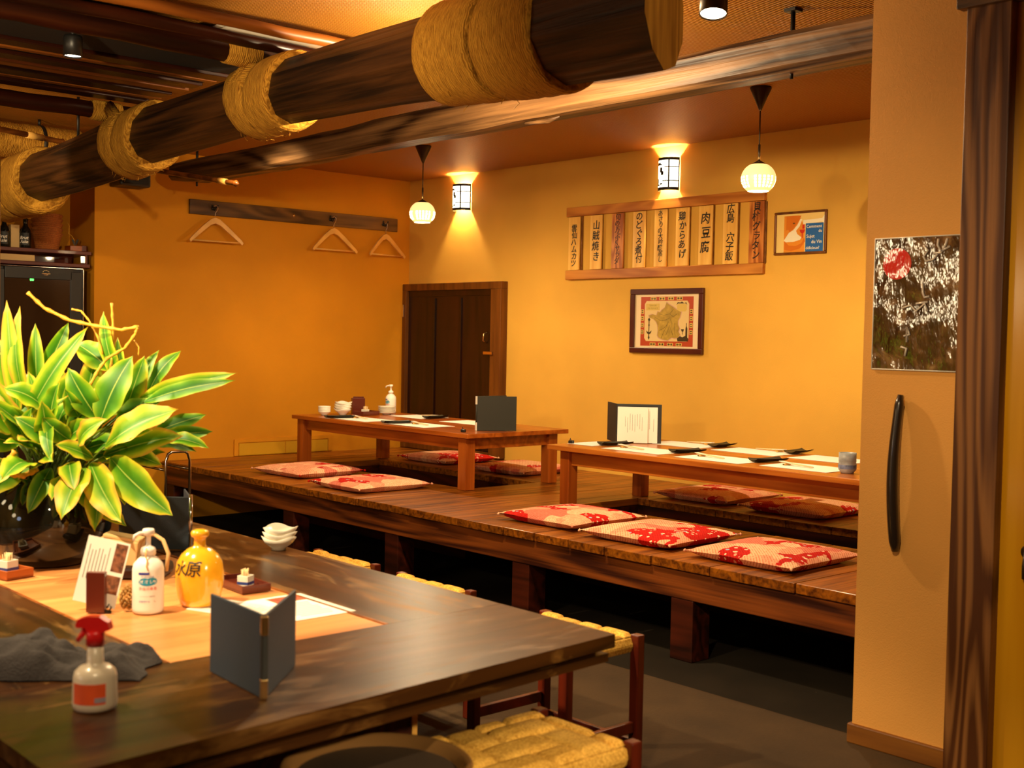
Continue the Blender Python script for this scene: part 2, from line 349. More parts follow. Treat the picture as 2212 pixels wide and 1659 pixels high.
def dup(root, loc, rz=0.0, label=None, group=None):
    r = root.copy(); C.objects.link(r); r.location = loc; r.rotation_euler = (0, 0, rz)
    if label: r['label'] = label
    if group: r['group'] = group
    for ch in list(root.children):
        c = ch.copy(); C.objects.link(c); c.parent = r
        for g in list(ch.children):
            d = g.copy(); C.objects.link(d); d.parent = c
    return r
_glyphs = {}
def glyphs(s, size, depth=0.0008, align='CENTER', shear=0.0, bold=0.0):
    """lettering as plain verts and faces, lying in XY, reading up +Y"""
    key = (s, size, depth, align, shear, bold)
    if key in _glyphs: return _glyphs[key]
    cu = bpy.data.curves.new('lettering', 'FONT'); cu.body = s; cu.size = size; cu.extrude = depth
    cu.align_x = align; cu.align_y = 'CENTER'; cu.resolution_u = 3; cu.shear = shear; cu.offset = bold
    o = bpy.data.objects.new('lettering', cu); C.objects.link(o)
    bpy.context.view_layer.update()
    me = bpy.data.meshes.new_from_object(o.evaluated_get(bpy.context.evaluated_depsgraph_get()))
    out = ([v.co[:] for v in me.vertices], [tuple(p.vertices) for p in me.polygons])
    bpy.data.objects.remove(o); bpy.data.curves.remove(cu); bpy.data.meshes.remove(me)
    _glyphs[key] = out
    return out
WALL_Y = RX(PI/2)                       # lettering plane -> a face looking towards -Y
WALL_X = RZ(PI/2) @ RX(PI/2)            # lettering plane -> a face looking towards +X
def write(mb, s, size, Mx, **k):
    v, f = glyphs(s, size, **k); mb.add(v, f, Mx)

# ------------------------------------------------------------------ the room
ZC = 2.614
b = MB(); b.span(-1.2, 10.4, -8.4, -2.42, -0.1, 0.0); struct('floor', b, M['floor'], 'grey concrete floor of the dining area', 'floor')
b = MB(); b.span(-1.2, 10.4, -2.42, 0.3, -0.1, 0.0); struct('floor_under_platform', b, M['floor_shaded'], 'concrete floor strip at the seating platform, shade painted into its colour', 'floor')
b = MB(); b.span(-1.2, 10.4, -8.4, 0.3, ZC, ZC+0.1); struct('ceiling', b, M['ceiling'], 'brown ceiling papered in a fine woven texture', 'ceiling')
b = MB(); b.span(0.0, 10.4, 0.0, 0.15, 0.0, ZC); struct('wall_back', b, M['plaster'], 'ochre plaster back wall behind the low tables', 'wall')
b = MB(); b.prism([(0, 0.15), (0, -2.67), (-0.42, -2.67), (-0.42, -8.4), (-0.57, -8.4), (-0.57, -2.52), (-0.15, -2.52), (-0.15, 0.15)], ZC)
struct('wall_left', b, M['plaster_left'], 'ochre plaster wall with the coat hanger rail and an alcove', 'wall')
b = MB(); b.span(-0.57, 10.4, -8.4, -8.25, 0, ZC); struct('wall_near', b, M['plaster'], 'ochre plaster wall behind the viewer', 'wall')
b = MB(); b.span(10.25, 10.4, -8.25, 0, 0, ZC); struct('wall_far_right', b, M['plaster'], 'ochre plaster wall beyond the sliding door', 'wall')
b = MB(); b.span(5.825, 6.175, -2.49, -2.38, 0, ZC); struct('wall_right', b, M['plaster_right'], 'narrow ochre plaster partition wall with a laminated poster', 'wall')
b = MB(); b.span(5.812, 6.172, -2.503, -2.368, 0, 0.066, 0.004); struct('baseboard_right', b, M['trim'], 'brown wooden baseboard under the partition wall', 'baseboard')
b = MB(); b.span(6.168, 6.312, -2.515, -2.370, 0, 2.392, 0.003); struct('trim_1', b, M['post'], 'dark cedar door post beside the partition wall', 'post')
b = MB(); b.span(6.14, 7.6, -2.53, -2.37, 2.392, 2.50, 0.003); struct('trim_2', b, M['beam'], 'dark lintel over the varnished door', 'lintel')
b = MB(); b.span(6.172, 7.6, -2.49, -2.38, 2.50, ZC); struct('wall_over_door', b, M['plaster_right'], 'plaster above the lintel', 'wall')
b = MB(); b.span(6.312, 7.45, -2.475, -2.42, 0.0, 2.392); d2 = struct('door_2', b, M['varnish'], 'glossy varnished yellow wood door at the right edge', 'door')
b = MB(); b.lathe([(0.0, 0.02), (0.016, 0.018), (0.022, 0.006), (0.022, 0)], 16, T(6.402, -2.475, 0.73) @ WALL_Y)
b.tube([(6.402, -2.49, 0.73), (6.401, -2.497, 0.69), (6.399, -2.491, 0.65)], 0.008)
b.build('door_pull', M['lamp_metal'], d2)
b = MB(); b.span(7.45, 10.25, -2.49, -2.38, 0, ZC); struct('wall_beyond_door', b, M['plaster_right'], 'plaster wall to the right of the varnished door', 'wall')

# small dark door in the back corner
b = MB(); b.span(0.05, 1.10, -0.035, -0.005, 0.47, 1.715, 0.002)
d1 = struct('door_1', b, M['door_dark'], 'small dark boarded closet door in the corner', 'door')
b = MB()
for x in (0.405, 0.735): b.box((x, -0.040, 1.06), (0.014, 0.012, 1.18), 0.003)
b.span(0.06, 1.09, -0.044, -0.034, 1.665, 1.712, 0.002); b.build('batten', M['door_dark'], d1)
b = MB(); b.tube([(1.045, -0.036, 1.385), (1.04, -0.066, 1.37), (1.035, -0.066, 1.32), (1.045, -0.036, 1.305)], 0.006); b.build('door_handle', M['brass'], d1)
b = MB(); b.span(1.04, 1.145, -0.072, -0.036, 1.215, 1.238, 0.003); b.build('latch', M['brass'], d1)
b = MB(); b.span(0.012, 0.030, -0.075, -0.067, 1.50, 1.60, 0.002); b.build('hinge', M['chrome'], d1)
b = MB(); b.span(0.002, 1.235, -0.065, -0.001, 1.712, 1.768, 0.003); b.span(0.002, 0.052, -0.065, -0.001, 0.43, 1.712, 0.003)
b.span(1.10, 1.165, -0.055, -0.001, 0.43, 1.712, 0.003); b.span(1.165, 1.235, -0.07, -0.001, 0.43, 1.712, 0.003)
b.span(0.05, 1.10, -0.06, -0.001, 0.43, 0.468, 0.002)
struct('trim_3', b, M['frame_brown'], 'brown wooden frame around the small closet door', 'door frame')

# access hatch low on the left wall
h = thing('floor_hatch', 'flush yellow plaster access hatch low on the left wall', 'hatch', (0, -1.17, 0.43))
b = MB(); b.span(0.001, 0.007, -0.39, 0.39, 0.0, 0.094); b.span(0.001, 0.012, -0.43, -0.395, 0, 0.096); b.span(0.001, 0.012, 0.395, 0.43, 0, 0.096); b.span(0.001, 0.012, -0.43, 0.43, 0.0962, 0.122)
b.build('hatch_frame', M['plaster_left'], h)
b = MB(); b.span(0.008, 0.0115, -0.39, 0.003, 0.0, 0.090, 0.001); b.span(0.008, 0.0115, 0.010, 0.39, 0.0, 0.090, 0.001)
b.build('hatch_panel', plaster('hatch_yellow', (0.56, 0.29, 0.01, 1)), h)

# ------------------------------------------------------------------ seating platform
PZ = 0.424
P1 = (0.72, 2.42, -1.36, -0.79); P2 = (3.31, 5.09, -1.27, -0.80)
pf = thing('seating_platform', 'long raised platform of dark stained boards with sunken foot wells', 'platform')
seams = [0.003, 0.26, 0.51, 0.768, 0.972, 1.19, 1.385, 1.66, 1.92, 2.15, 2.40, 2.628, 2.90, 3.15, 3.40, 3.66, 3.88, 4.11, 4.342, 4.618, 4.936, 5.354, 5.72, 6.08, 6.5]
b = MB(); rr = random.Random(3)
for x0, x1 in zip(seams[:-1], seams[1:]):
    g = rr.choice([0.0015, 0.003, 0.004]); dz = rr.uniform(-0.0012, 0.0012); yf = -2.165+rr.uniform(-0.004, 0.004)
    pieces = [(x0, x1)]
    for (a, c, p, q) in (P1, P2):
        nxt = []
        for u, w in pieces:
            for e in (a, c):
                pass
            nxt.append((u, w))
        pieces = nxt
    cuts = sorted({x0, x1, *[e for pp in (P1, P2) for e in pp[:2] if x0 < e < x1]})
    for u, w in zip(cuts[:-1], cuts[1:]):
        mid = (u+w)/2
        well = next((pp for pp in (P1, P2) if pp[0] < mid < pp[1]), None)
        gu = g if u == x0 else 0; gw = g if w == x1 else 0
        if well:
            b.span(u+gu, w-gw, yf, well[2], PZ-0.04+dz, PZ+dz, 0.003); b.span(u+gu, w-gw, well[3], -0.002, PZ-0.04+dz, PZ+dz, 0.003)
        else:
            b.span(u+gu, w-gw, yf, -0.002, PZ-0.04+dz, PZ+dz, 0.003)
b.build('deck', M['deck'], pf)
b = MB(); b.span(0.003, 6.5, -2.148, -2.09, 0.262, PZ-0.042, 0.004); b.build('fascia_beam', M['fascia'], pf)
for x in (0.08, 1.66, 2.72, 3.77, 4.78, 5.9):
    b = MB(); b.span(x-0.06, x+0.06, -2.145, -2.03, 0.0, 0.262, 0.004); b.build('post', M['pit'], pf)
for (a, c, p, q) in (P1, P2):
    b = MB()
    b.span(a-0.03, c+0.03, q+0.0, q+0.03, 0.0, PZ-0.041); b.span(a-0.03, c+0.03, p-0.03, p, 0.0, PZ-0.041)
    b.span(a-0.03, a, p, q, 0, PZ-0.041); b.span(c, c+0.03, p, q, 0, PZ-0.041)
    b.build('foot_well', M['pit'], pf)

# ------------------------------------------------------------------ low tables on the platform
def low_table(name, label, x0, x1, y0, y1, zt, legs, lw, mt, ml, apron):
    t = thing(name, label, 'table', ((x0+x1)/2, (y0+y1)/2, PZ+0.0014))
    cx, cy_ = (x0+x1)/2, (y0+y1)/2
    h_ = zt-PZ-0.0014
    b = MB(); b.box((0, 0, h_-0.0135), (x1-x0, y1-y0, 0.027), 0.003); b.build('tabletop', mt, t)
    lx0, lx1, ly0, ly1 = legs
    b = MB()
    for y in (ly0, ly1): b.box(((lx0+lx1)/2-cx, y-cy_, h_-0.027-apron/2), (lx1-lx0-lw+0.006, 0.024, apron-0.0005), 0.002)
    for x in (lx0, lx1): b.box((x-cx, (ly0+ly1)/2-cy_, h_-0.027-apron/2), (0.024, ly1-ly0-lw+0.006, apron-0.0005), 0.002)
    b.build('apron', mt, t)
    for x in (lx0, lx1):
        for y in (ly0, ly1):
            b = MB(); b.box((x-cx, y-cy_, (h_-0.0275)/2), (lw, lw, h_-0.0275), 0.003); b.build('leg', ml, t)
    return t
low_table('low_table', 'low reddish wooden table in the far corner by the small dark door', 0.60, 2.555, -1.475, -0.635, 0.770, (0.665, 2.468, -1.408, -0.72), 0.074, M['table'], M['table_leg'], 0.075)
low_table('low_table', 'low amber wooden table next to the partition wall', 3.165, 5.24, -1.405, -0.56, 0.755, (3.255, 5.15, -1.32, -0.72), 0.070, M['table_near'], M['table_leg'], 0.085)

# ------------------------------------------------------------------ floor cushions
def cushion_mat():
    m, nt, bs = new_mat('red_patchwork_cotton'); L = nt.links.new
    tc = N(nt, 'ShaderNodeTexCoord'); oi = N(nt, 'ShaderNodeObjectInfo')
    sc = N(nt, 'ShaderNodeVectorMath', operation='SCALE'); sc.inputs[0].default_value = (3.3, 5.1, 0); L(oi.outputs['Random'], sc.inputs['Scale'])
    ad = N(nt, 'ShaderNodeVectorMath', operation='ADD'); L(tc.outputs['Object'], ad.inputs[0]); L(sc.outputs['Vector'], ad.inputs[1])
    fl = N(nt, 'ShaderNodeMapping'); fl.inputs['Scale'].default_value = (1, 1, 0); L(ad.outputs['Vector'], fl.inputs['Vector'])
    v = N(nt, 'ShaderNodeTexVoronoi', distance='MANHATTAN'); v.inputs['Scale'].default_value = 8.5; v.inputs['Randomness'].default_value = 0.75; L(fl.outputs['Vector'], v.inputs['Vector'])
    sp = N(nt, 'ShaderNodeSeparateColor'); L(v.outputs['Color'], sp.inputs['Color'])
    base = ramp(nt, [(0, hx('#e8a07c')), (0.30, hx('#f2c096')), (0.52, hx('#d97a62')), (0.66, hx('#eeb088')), (0.78, hx('#c21c10'))], 'CONSTANT'); L(sp.outputs[0], base.inputs['Fac'])
    # fine ticking on the pale patches
    w = N(nt, 'ShaderNodeTexWave', bands_direction='DIAGONAL'); w.inputs['Scale'].default_value = 42; L(fl.outputs['Vector'], w.inputs['Vector'])
    dots = N(nt, 'ShaderNodeTexVoronoi'); dots.inputs['Scale'].default_value = 95; L(fl.outputs['Vector'], dots.inputs['Vector'])
    tick = N(nt, 'ShaderNodeMath', operation='MULTIPLY'); L(w.outputs['Fac'], tick.inputs[0]); L(dots.outputs['Distance'], tick.inputs[1])
    tr = ramp(nt, [(0.25, (0, 0, 0, 1)), (0.45, (1, 1, 1, 1))]); L(tick.outputs[0], tr.inputs['Fac'])
    mx = N(nt, 'ShaderNodeMix', data_type='RGBA', blend_type='MULTIPLY'); mx.inputs['B'].default_value = (0.78, 0.55, 0.48, 1)
    L(tr.outputs['Color'], mx.inputs['Factor']); L(base.outputs['Color'], mx.inputs['A'])
    # white and blue blossoms on the red patches
    v2 = N(nt, 'ShaderNodeTexVoronoi'); v2.inputs['Scale'].default_value = 42; v2.inputs['Randomness'].default_value = 0.8; L(fl.outputs['Vector'], v2.inputs['Vector'])
    bl = N(nt, 'ShaderNodeMath', operation='LESS_THAN'); bl.inputs[1].default_value = 0.36; L(v2.outputs['Distance'], bl.inputs[0])
    red = N(nt, 'ShaderNodeMath', operation='GREATER_THAN'); red.inputs[1].default_value = 0.78; L(sp.outputs[0], red.inputs[0])
    both = N(nt, 'ShaderNodeMath', operation='MULTIPLY'); L(bl.outputs[0], both.inputs[0]); L(red.outputs[0], both.inputs[1])
    sp2 = N(nt, 'ShaderNodeSeparateColor'); L(v2.outputs['Color'], sp2.inputs['Color'])
    bc = ramp(nt, [(0, hx('#c21c10')), (0.35, hx('#f3d2ae')), (0.75, hx('#e0a080')), (0.88, hx('#9fb0c4'))], 'CONSTANT'); L(sp2.outputs[1], bc.inputs['Fac'])
    m2 = N(nt, 'ShaderNodeMix', data_type='RGBA'); L(both.outputs[0], m2.inputs['Factor']); L(mx.outputs['Result'], m2.inputs['A']); L(bc.outputs['Color'], m2.inputs['B'])
    L(m2.outputs['Result'], bs.inputs['Base Color']); bs.inputs['Roughness'].default_value = 0.85; bs.inputs['Specular IOR Level'].default_value = 0.15
    n = N(nt, 'ShaderNodeTexNoise'); n.inputs['Scale'].default_value = 14; L(tc.outputs['Object'], n.inputs['Vector'])
    bp = N(nt, 'ShaderNodeBump'); bp.inputs['Strength'].default_value = 0.4; bp.inputs['Distance'].default_value = 0.012; L(n.outputs['Fac'], bp.inputs['Height']); L(bp.outputs['Normal'], bs.inputs['Normal'])
    return m
CUSH = cushion_mat()
def cushion_mesh(w, d, h_, seed):
    rq = random.Random(seed); off = Vector((rq.uniform(0, 50), rq.uniform(0, 50), 0))
    def fn(sgn):
        def g(u, v):
            x, y = 2*u-1, 2*v-1
            k = max(0.0, (1-abs(x)**3.2)*(1-abs(y)**3.2))**0.5
            pull = 1-0.055*(1-abs(y)**2)*abs(x)**2 if abs(x) >= abs(y) else 1-0.055*(1-abs(x)**2)*abs(y)**2
            z = h_*0.5+sgn*h_*0.5*k*(1+0.10*noise.noise(Vector((x*1.7, y*1.7, 0))+off)) if sgn > 0 else h_*0.5-h_*0.5*min(1, k*1.6)
            z += 0.006*noise.noise(Vector((x*1.2, y*1.2, 3))+off)*(1-k) if sgn > 0 else 0
            return (x*w/2*pull, y*d/2*pull, max(0.0, z))
        return g
    b = MB(); b.grid(fn(1), 26, 26); b.grid(fn(-1), 26, 26, flip=True)
    # piped seam and corner tufts
    for sx in (-1, 1):
        for sy_ in (-1, 1):
            b.tube([(sx*w/2*0.985, sy_*d/2*0.985, h_*0.5), (sx*w/2*1.015, sy_*d/2*1.015, h_*0.42)], [0.008, 0.004], 6)
    return b.mesh('floor_cushion', CUSH)
cm = [cushion_mesh(0.54, 0.52, 0.062, s) for s in (1, 2, 3)]
cush = [
 (1.235, -1.735, 0.06, 0, 'flattish red patchwork floor cushion, leftmost on the platform by the far low table'),
 (2.045, -1.81, 0.02, 1, 'red patchwork floor cushion in front of the right half of the far low table'),
 (1.075, -0.42, 0.03, 2, 'red patchwork floor cushion behind the far low table, just in front of the small door'),
 (1.90, -0.43, 0.05, 0, 'red patchwork floor cushion behind the right legs of the far low table'),
 (3.725, -1.755, 0.02, 1, 'red patchwork floor cushion in front of the left leg of the near low table'),
 (4.35, -1.80, 0.03, 2, 'plump red patchwork floor cushion, middle of three in front of the near low table'),
 (5.00, -1.815, 0.01, 0, 'red patchwork floor cushion nearest the partition wall, front row'),
 (3.60, -0.425, 0.03, 1, 'red patchwork floor cushion behind the near low table, left one of two'),
 (4.23, -0.445, 0.02, 2, 'red patchwork floor cushion behind the near low table, right one of two')]
for x, y, a, k, lab in cush:
    o = bpy.data.objects.new('floor_cushion', cm[k]); C.objects.link(o); o.location = (x, y, PZ+0.002); o.rotation_euler = (0, 0, a+(PI/2 if k == 1 else 0))
    tag(o, lab, 'cushion', 'red patchwork floor cushions')

# ------------------------------------------------------------------ overhead timbers
M['rope_x'] = rope('straw_rope_round_log', 'X'); M['rope_y'] = rope('straw_rope_round_pole', 'Y'); M['rope_z'] = rope('straw_rope_hanging', 'Z')
LOGY = -3.40
SEC = [(0.30, 2.20, 0.140), (0.9, 2.222, 0.140), (1.4, 2.240, 0.143), (2.0, 2.272, 0.149), (2.4, 2.308, 0.138), (3.1, 2.326, 0.132), (3.65, 2.350, 0.132), (4.0, 2.345, 0.138), (4.5, 2.337, 0.147), (5.2, 2.318, 0.172), (5.80, 2.306, 0.183)]
def log_at(x):
    for (a, ca, ra), (c, cc, rc) in zip(SEC[:-1], SEC[1:]):
        if x <= c: break
    t = max(0, min(1, (x-a)/(c-a))); return ca+(cc-ca)*t, ra+(rc-ra)*t
def log_section(x, extra=0.0, seg=10, rot=0.32, wob=0.02):
    zc, r = log_at(x); out = []
    for j in range(seg):
        a = 2*PI*j/seg+rot
        q = (r+extra)*(1+wob*noise.noise(Vector((x*1.3, j*2.1, 0.5))))
        out.append(Vector((x, LOGY+q*math.cos(a), zc+q*math.sin(a))))
    return out
lg = thing('hewn_log_beam', 'huge faceted dark log beam bound with straw rope, cut end at upper right', 'beam', (0, 0, 0))
b = MB(); n = 44; rings = [log_section(0.30+(5.66-0.30)*i/n, 0, 10, 0.32, 0.05) for i in range(n+1)]
for p in rings[-1]: p.x += 0.05-0.45*(p.y-LOGY)
vs_ = [p for r in rings for p in r]; fs = []
for i in range(n):
    for j in range(10):
        fs.append((i*10+j, i*10+(j+1) % 10, (i+1)*10+(j+1) % 10, (i+1)*10+j))
fs.append(tuple(range(10))[::-1])
b.add(vs_, fs); b.build('log', M['log'], lg)
b = MB(); b.add([p+Vector((0.0015, 0, 0)) for p in rings[-1]], [tuple(range(10))]); b.build('cut_end', M['beam_end'], lg)
def wrap(x0, x1, parent, extra=0.022, lean=0.0, lob=0.0, fib=5, droop=0.0):
    """a flat band of rope wound round the log, with a few loose fibres below"""
    b = MB(); nx = max(4, int((x1-x0)/0.03)); seg = 40; vs_ = []
    prof = [(0.02, -0.02), (0, extra*0.55)]+[(0.06+0.88*i/nx, extra) for i in range(nx+1)]+[(1, extra*0.55), (0.98, -0.02)]
    for t, e in prof:
        for j in range(seg):
            a = 2*PI*j/seg
            x = x0+(x1-x0)*t+lean*math.sin(a)*(1 if lob == 0 else (t-0.5)*2*lob)
            zc, r = log_at(max(0.3, min(5.8, x)))
            e2 = e+(0.004*noise.noise(Vector((x*25, a*3, 0))) if e > 0 else 0)
            q = (r*1.0+e2*(1+droop*max(0.0, -math.sin(a))))*(1+0.012*noise.noise(Vector((x*3, math.cos(a)*2, math.sin(a)*2))))
            vs_.append((x, LOGY+q*math.cos(a), zc+q*math.sin(a)))
    fs = []
    for i in range(len(prof)-1):
        for j in range(seg): fs.append((i*seg+j, i*seg+(j+1) % seg, (i+1)*seg+(j+1) % seg, (i+1)*seg+j))
    b.add(vs_, fs, smooth=True)
    rq = random.Random(int(x0*100))
    for k in range(fib):
        x = rq.uniform(x0, x1); zc, r = log_at(x); a = -PI/2+rq.uniform(-0.7, 0.5); r += extra
        p = Vector((x, LOGY+r*math.cos(a), zc+r*math.sin(a)))
        b.tube([p, p+Vector((rq.uniform(-.02, .02), rq.uniform(-.01, .01), -rq.uniform(.008, .02))), p+Vector((rq.uniform(-.04, .04), rq.uniform(-.02, .02), -rq.uniform(.01, .03)))], 0.0012, 4)
    return b.build('rope_wrap', M['rope_x'], parent)
for x0, x1, ln, ex, dr in ((0.36, 0.72, 0.0, 0.030, 1.2), (0.73, 1.0, 0.03, 0.030, 1.3), (2.13, 2.27, -0.03, 0.022, 0.5), (2.28, 2.45, 0.04, 0.022, 0.5), (3.38, 3.53, -0.03, 0.022, 0.5), (3.545, 3.73, 0.04, 0.022, 0.5), (4.72, 5.02, 0.015, 0.022, 0), (5.035, 5.325, 0.015, 0.022, 0)):
    wrap(x0, x1, lg, extra=ex, lean=ln, fib=9 if x0 < 4.5 else 3, droop=dr)
b = MB(); b.tube([(5.1, LOGY, 2.44), (5.1, LOGY, ZC)], 0.008); b.tube([(1.5, LOGY, 2.38), (1.5, LOGY, ZC)], 0.008); b.build('hanging_rod', M['iron'], lg)
# rope bound to the log that reaches up to the poles
for x, xp in ((2.20, 1.98), (3.47, 3.47)):
    zc, r = log_at(x); b = MB()
    for dx in (-0.05, 0.0, 0.05):
        b.tube([(x+dx*0.9, LOGY-r*0.86-0.02, zc+r*0.30), (x+dx*0.6, LOGY-r*0.62-0.01, zc+r*0.8), (xp+dx*0.5, LOGY-0.04, 2.50)], 0.022, 8)
    b.build('rope_tie', M['rope_z'], lg)

# second rope-bound log at the left, running away from the viewer's left
ll = thing('rope_bound_log', 'thick log wound all over with straw rope at the upper left, iron strap round it', 'beam', (0.62, 0, 2.468))
b = MB(); b.lathe([(0, 0), (0.10, 0), (0.108, 0.01), (0.108, 2.26), (0.10, 2.27), (0, 2.27)], 32, T(0, -5.30, 0) @ RX(-PI/2)); b.build('log', M['rope_y'], ll)
b = MB(); b.lathe([(0.107, 0), (0.112, 0.002), (0.112, 0.022), (0.107, 0.024)], 32, T(0, -3.29, 0) @ RX(-PI/2)); b.tube([(0, -3.28, 0.108), (0, -3.28, ZC-2.468)], 0.009)
b.build('iron_strap', M['iron'], ll)

rb = thing('old_square_beam', 'long old square timber beam behind the log, hung below the ceiling', 'beam', (0, -2.2, 0))
b = MB(); n = 60; vs_ = []; fs = []
for i in range(n+1):
    x = 0.30+(6.45-0.30)*i/n; zb = 2.335+0.006*x+0.012*noise.noise(Vector((x*0.9, 1, 0))); zt = zb+0.148
    if i < 3: zb += (3-i)*0.012
    w = 0.075+0.008*noise.noise(Vector((x*1.1, 5, 0))); c_ = 0.022
    for y, z in ((-w, zb+c_), (-w+c_, zb), (w-c_, zb), (w, zb+c_), (w, zt-c_), (w-c_, zt), (-w+c_, zt), (-w, zt-c_)):
        vs_.append((x, y+0.006*noise.noise(Vector((x*4, z*9, 2))), z+0.006*noise.noise(Vector((x*4, y*30, 7)))))
for i in range(n):
    for j in range(8): fs.append((i*8+j, i*8+(j+1) % 8, (i+1)*8+(j+1) % 8, (i+1)*8+j))
fs += [tuple(range(8))[::-1], tuple(n*8+j for j in range(8))]
b.add(vs_, fs); b.build('timber', M['beam'], rb)
for x in (0.55, 5.30):
    b = MB(); b.tube([(x, 0.0, 2.42), (x, 0.0, ZC)], 0.009); b.tube([(x, 0, 2.318+0.006*x), (x, 0, 2.365+0.006*x)], 0.007); b.box((x, 0.0, ZC-0.006), (0.05, 0.05, 0.012)); b.build('hanging_rod', M['iron'], rb)
b = MB(); b.tube([(3.83, -0.02, 2.352), (4.02, -0.05, 2.338), (4.10, -0.06, 2.346)], [0.008, 0.012, 0.004], 6); b.build('splinter', M['beam'], rb)

# soot-dark poles and slats resting on the log
pr = thing('smoked_pole_rack', 'dark smoked pole and slat rack lying across the log at upper left', 'rack', (0, 0, 0))
def pole(x, z, r, y0, y1, mat, name, wob=0.01):
    b = MB(); n = 14
    b.tube([(x+wob*noise.noise(Vector((i*0.7, x, 0))), y0+(y1-y0)*i/n, z+wob*noise.noise(Vector((i*0.7, x, 4)))) for i in range(n+1)], [r*(1+0.07*noise.noise(Vector((i*0.9, x, 9)))) for i in range(n+1)], 12)
    b.build(name, mat, pr)
pole(3.48, 2.520, 0.050, -6.0, -3.28, M['smoked'], 'pole')
pole(1.97, 2.470, 0.042, -6.0, -3.24, M['smoked'], 'pole')
pole(3.83, 2.540, 0.024, -5.6, -2.95, M['smoked_lit'], 'bamboo_pole')
pole(3.62, 2.535, 0.026, -5.6, -3.05, M['smoked'], 'bamboo_pole')
for x, w, mt in ((2.12, 0.10, 'smoked'), (2.28, 0.05, 'smoked_lit'), (2.38, 0.12, 'smoked'), (2.55, 0.09, 'smoked_lit'), (2.70, 0.10, 'smoked'), (2.86, 0.04, 'smoked_lit'), (2.96, 0.10, 'smoked')):
    b = MB(); b.span(x-w/2, x+w/2, -5.9, -3.30-0.02*random.random(), 2.512, 2.53, 0.004); b.build('slat', M[mt], pr)
b = MB(); b.span(3.02, 3.30, -5.9, -3.38, 2.525, 2.545, 0.004); b.span(1.9, 3.5, -5.9, -3.2, 2.575, 2.587); b.build('board', M['rack_dark'], pr)
for x, z, r, y0 in ((3.48, 2.520, 0.058, -3.60), (1.97, 2.470, 0.050, -3.53)):
    b = MB(); b.lathe([(r-0.012, 0), (r, 0.004), (r+0.003, 0.08), (r, 0.156), (r-0.012, 0.16)], 24, T(x, y0, z) @ RX(-PI/2)); b.build('rope_lashing', M['rope_y'], pr)

# bamboo sticks lying on and tied under the log
def stick(label, A, Bv, bands, tie=None):
    A, Bv = Vector(A), Vector(Bv)
    st = thing('bamboo_stick', label, 'stick', A)
    d = Bv-A
    b = MB(); b.tube([d*t for t in (0, .25, .5, .75, .96, .975, 1.0)], [.016, .016, .0155, .0155, .015, .020, .006], 10); b.build('shaft', M['smoked_lit'], st)
    for t0, t1 in bands:
        b = MB(); b.tube([d*t0, d*t1], 0.0185, 10); b.build('pale_band', M['hanger'], st)
    if tie:
        b = MB(); b.tube([d*tie[0], Vector(tie[1])-A], 0.003, 6); b.build('cord', M['hanger'], st)
stick('bamboo stick lying on the left end of the log, brightly lit', (1.56, -4.12, 2.402), (1.22, -3.36, 2.402), ((0.66, 0.80),))
stick('slim bamboo stick with a pale band poking out below the log near the coat rail', (0.72, -2.63, 2.375), (1.644, -2.50, 2.22), ((0.80, 0.88),), (0.1, (0.85, -3.2, 2.30)))

# ceiling cassette air conditioner
ac = thing('ceiling_air_conditioner', 'white ceiling cassette air conditioner half hidden above the smoked poles', 'air conditioner', (3.25, -3.33, ZC))
b = MB(); b.box((0, 0, -0.012), (0.74, 0.62, 0.022), 0.008); b.build('panel', M['china'], ac)
b = MB()
for i in range(7): b.box((-0.16+i*0.053, 0, -0.0245), (0.02, 0.36, 0.003))
b.build('grille', M['black'], ac)
for y in (-0.25, 0.25):
    b = MB(); b.box((0, y, -0.026), (0.5, 0.05, 0.006), 0.002); b.build('louvre', M['white'], ac)

# spot cans
def can(name, label, loc, aim, r, h_, mat, face, group='ceiling spot cans', top=ZC):
    t = thing(name, label, 'spotlight', loc, 0, group)
    Q = basis(-(Vector(aim)-Vector(loc)).normalized())
    b = MB(); b.lathe([(0, h_), (r*0.9, h_), (r, h_-0.01), (r, 0.0), (r*0.93, 0.0), (r*0.93, 0.012), (0, 0.012)], 28, Q); b.build('can', mat, t)
    b = MB(); b.lathe([(0, 0.006), (r*0.92, 0.006), (r*0.92, 0.010), (0, 0.010)], 28, Q); b.build('lens', face, t)
    b = MB(); b.tube([Q @ Vector((0, 0, h_*0.7)), (0, 0, top-loc[2])], 0.010); b.build('stem', M['black'], t)
    return t
can('spotlight', 'glowing spotlight can in front of the square beam, top right of centre', (5.385, -2.78, 2.468), (5.50, -2.95, 1.6), 0.048, 0.10, M['lamp_metal'], M['glow'])
can('spotlight', 'small lit spotlight under the smoked poles at upper left', (3.40, -4.2, 2.40), (3.38, -4.2, 1.0), 0.036, 0.08, M['black'], M['glow'], top=2.574)
can('spotlight', 'unlit black spotlight behind the left end of the log', (0.66, -2.92, 2.50), (0.75, -2.9, 1.5), 0.05, 0.09, M['black'], M['black'])
can('spotlight', 'spotlight can hidden behind the log lighting the square beam', (4.35, -2.95, 2.375), (4.35, -2.90, 1.5), 0.035, 0.08, M['black'], M['glow'])
spk = thing('wall_speaker', 'small black box speaker high on the left wall behind the log', 'speaker', (0.001, -2.46, 2.325))
b = MB(); b.box((0.09, 0, 0.07), (0.18, 0.22, 0.14), 0.012); b.build('cabinet', M['black'], spk)
b = MB(); b.box((0.183, 0, 0.07), (0.006, 0.18, 0.11), 0.002); b.build('grille', M['iron'], spk)

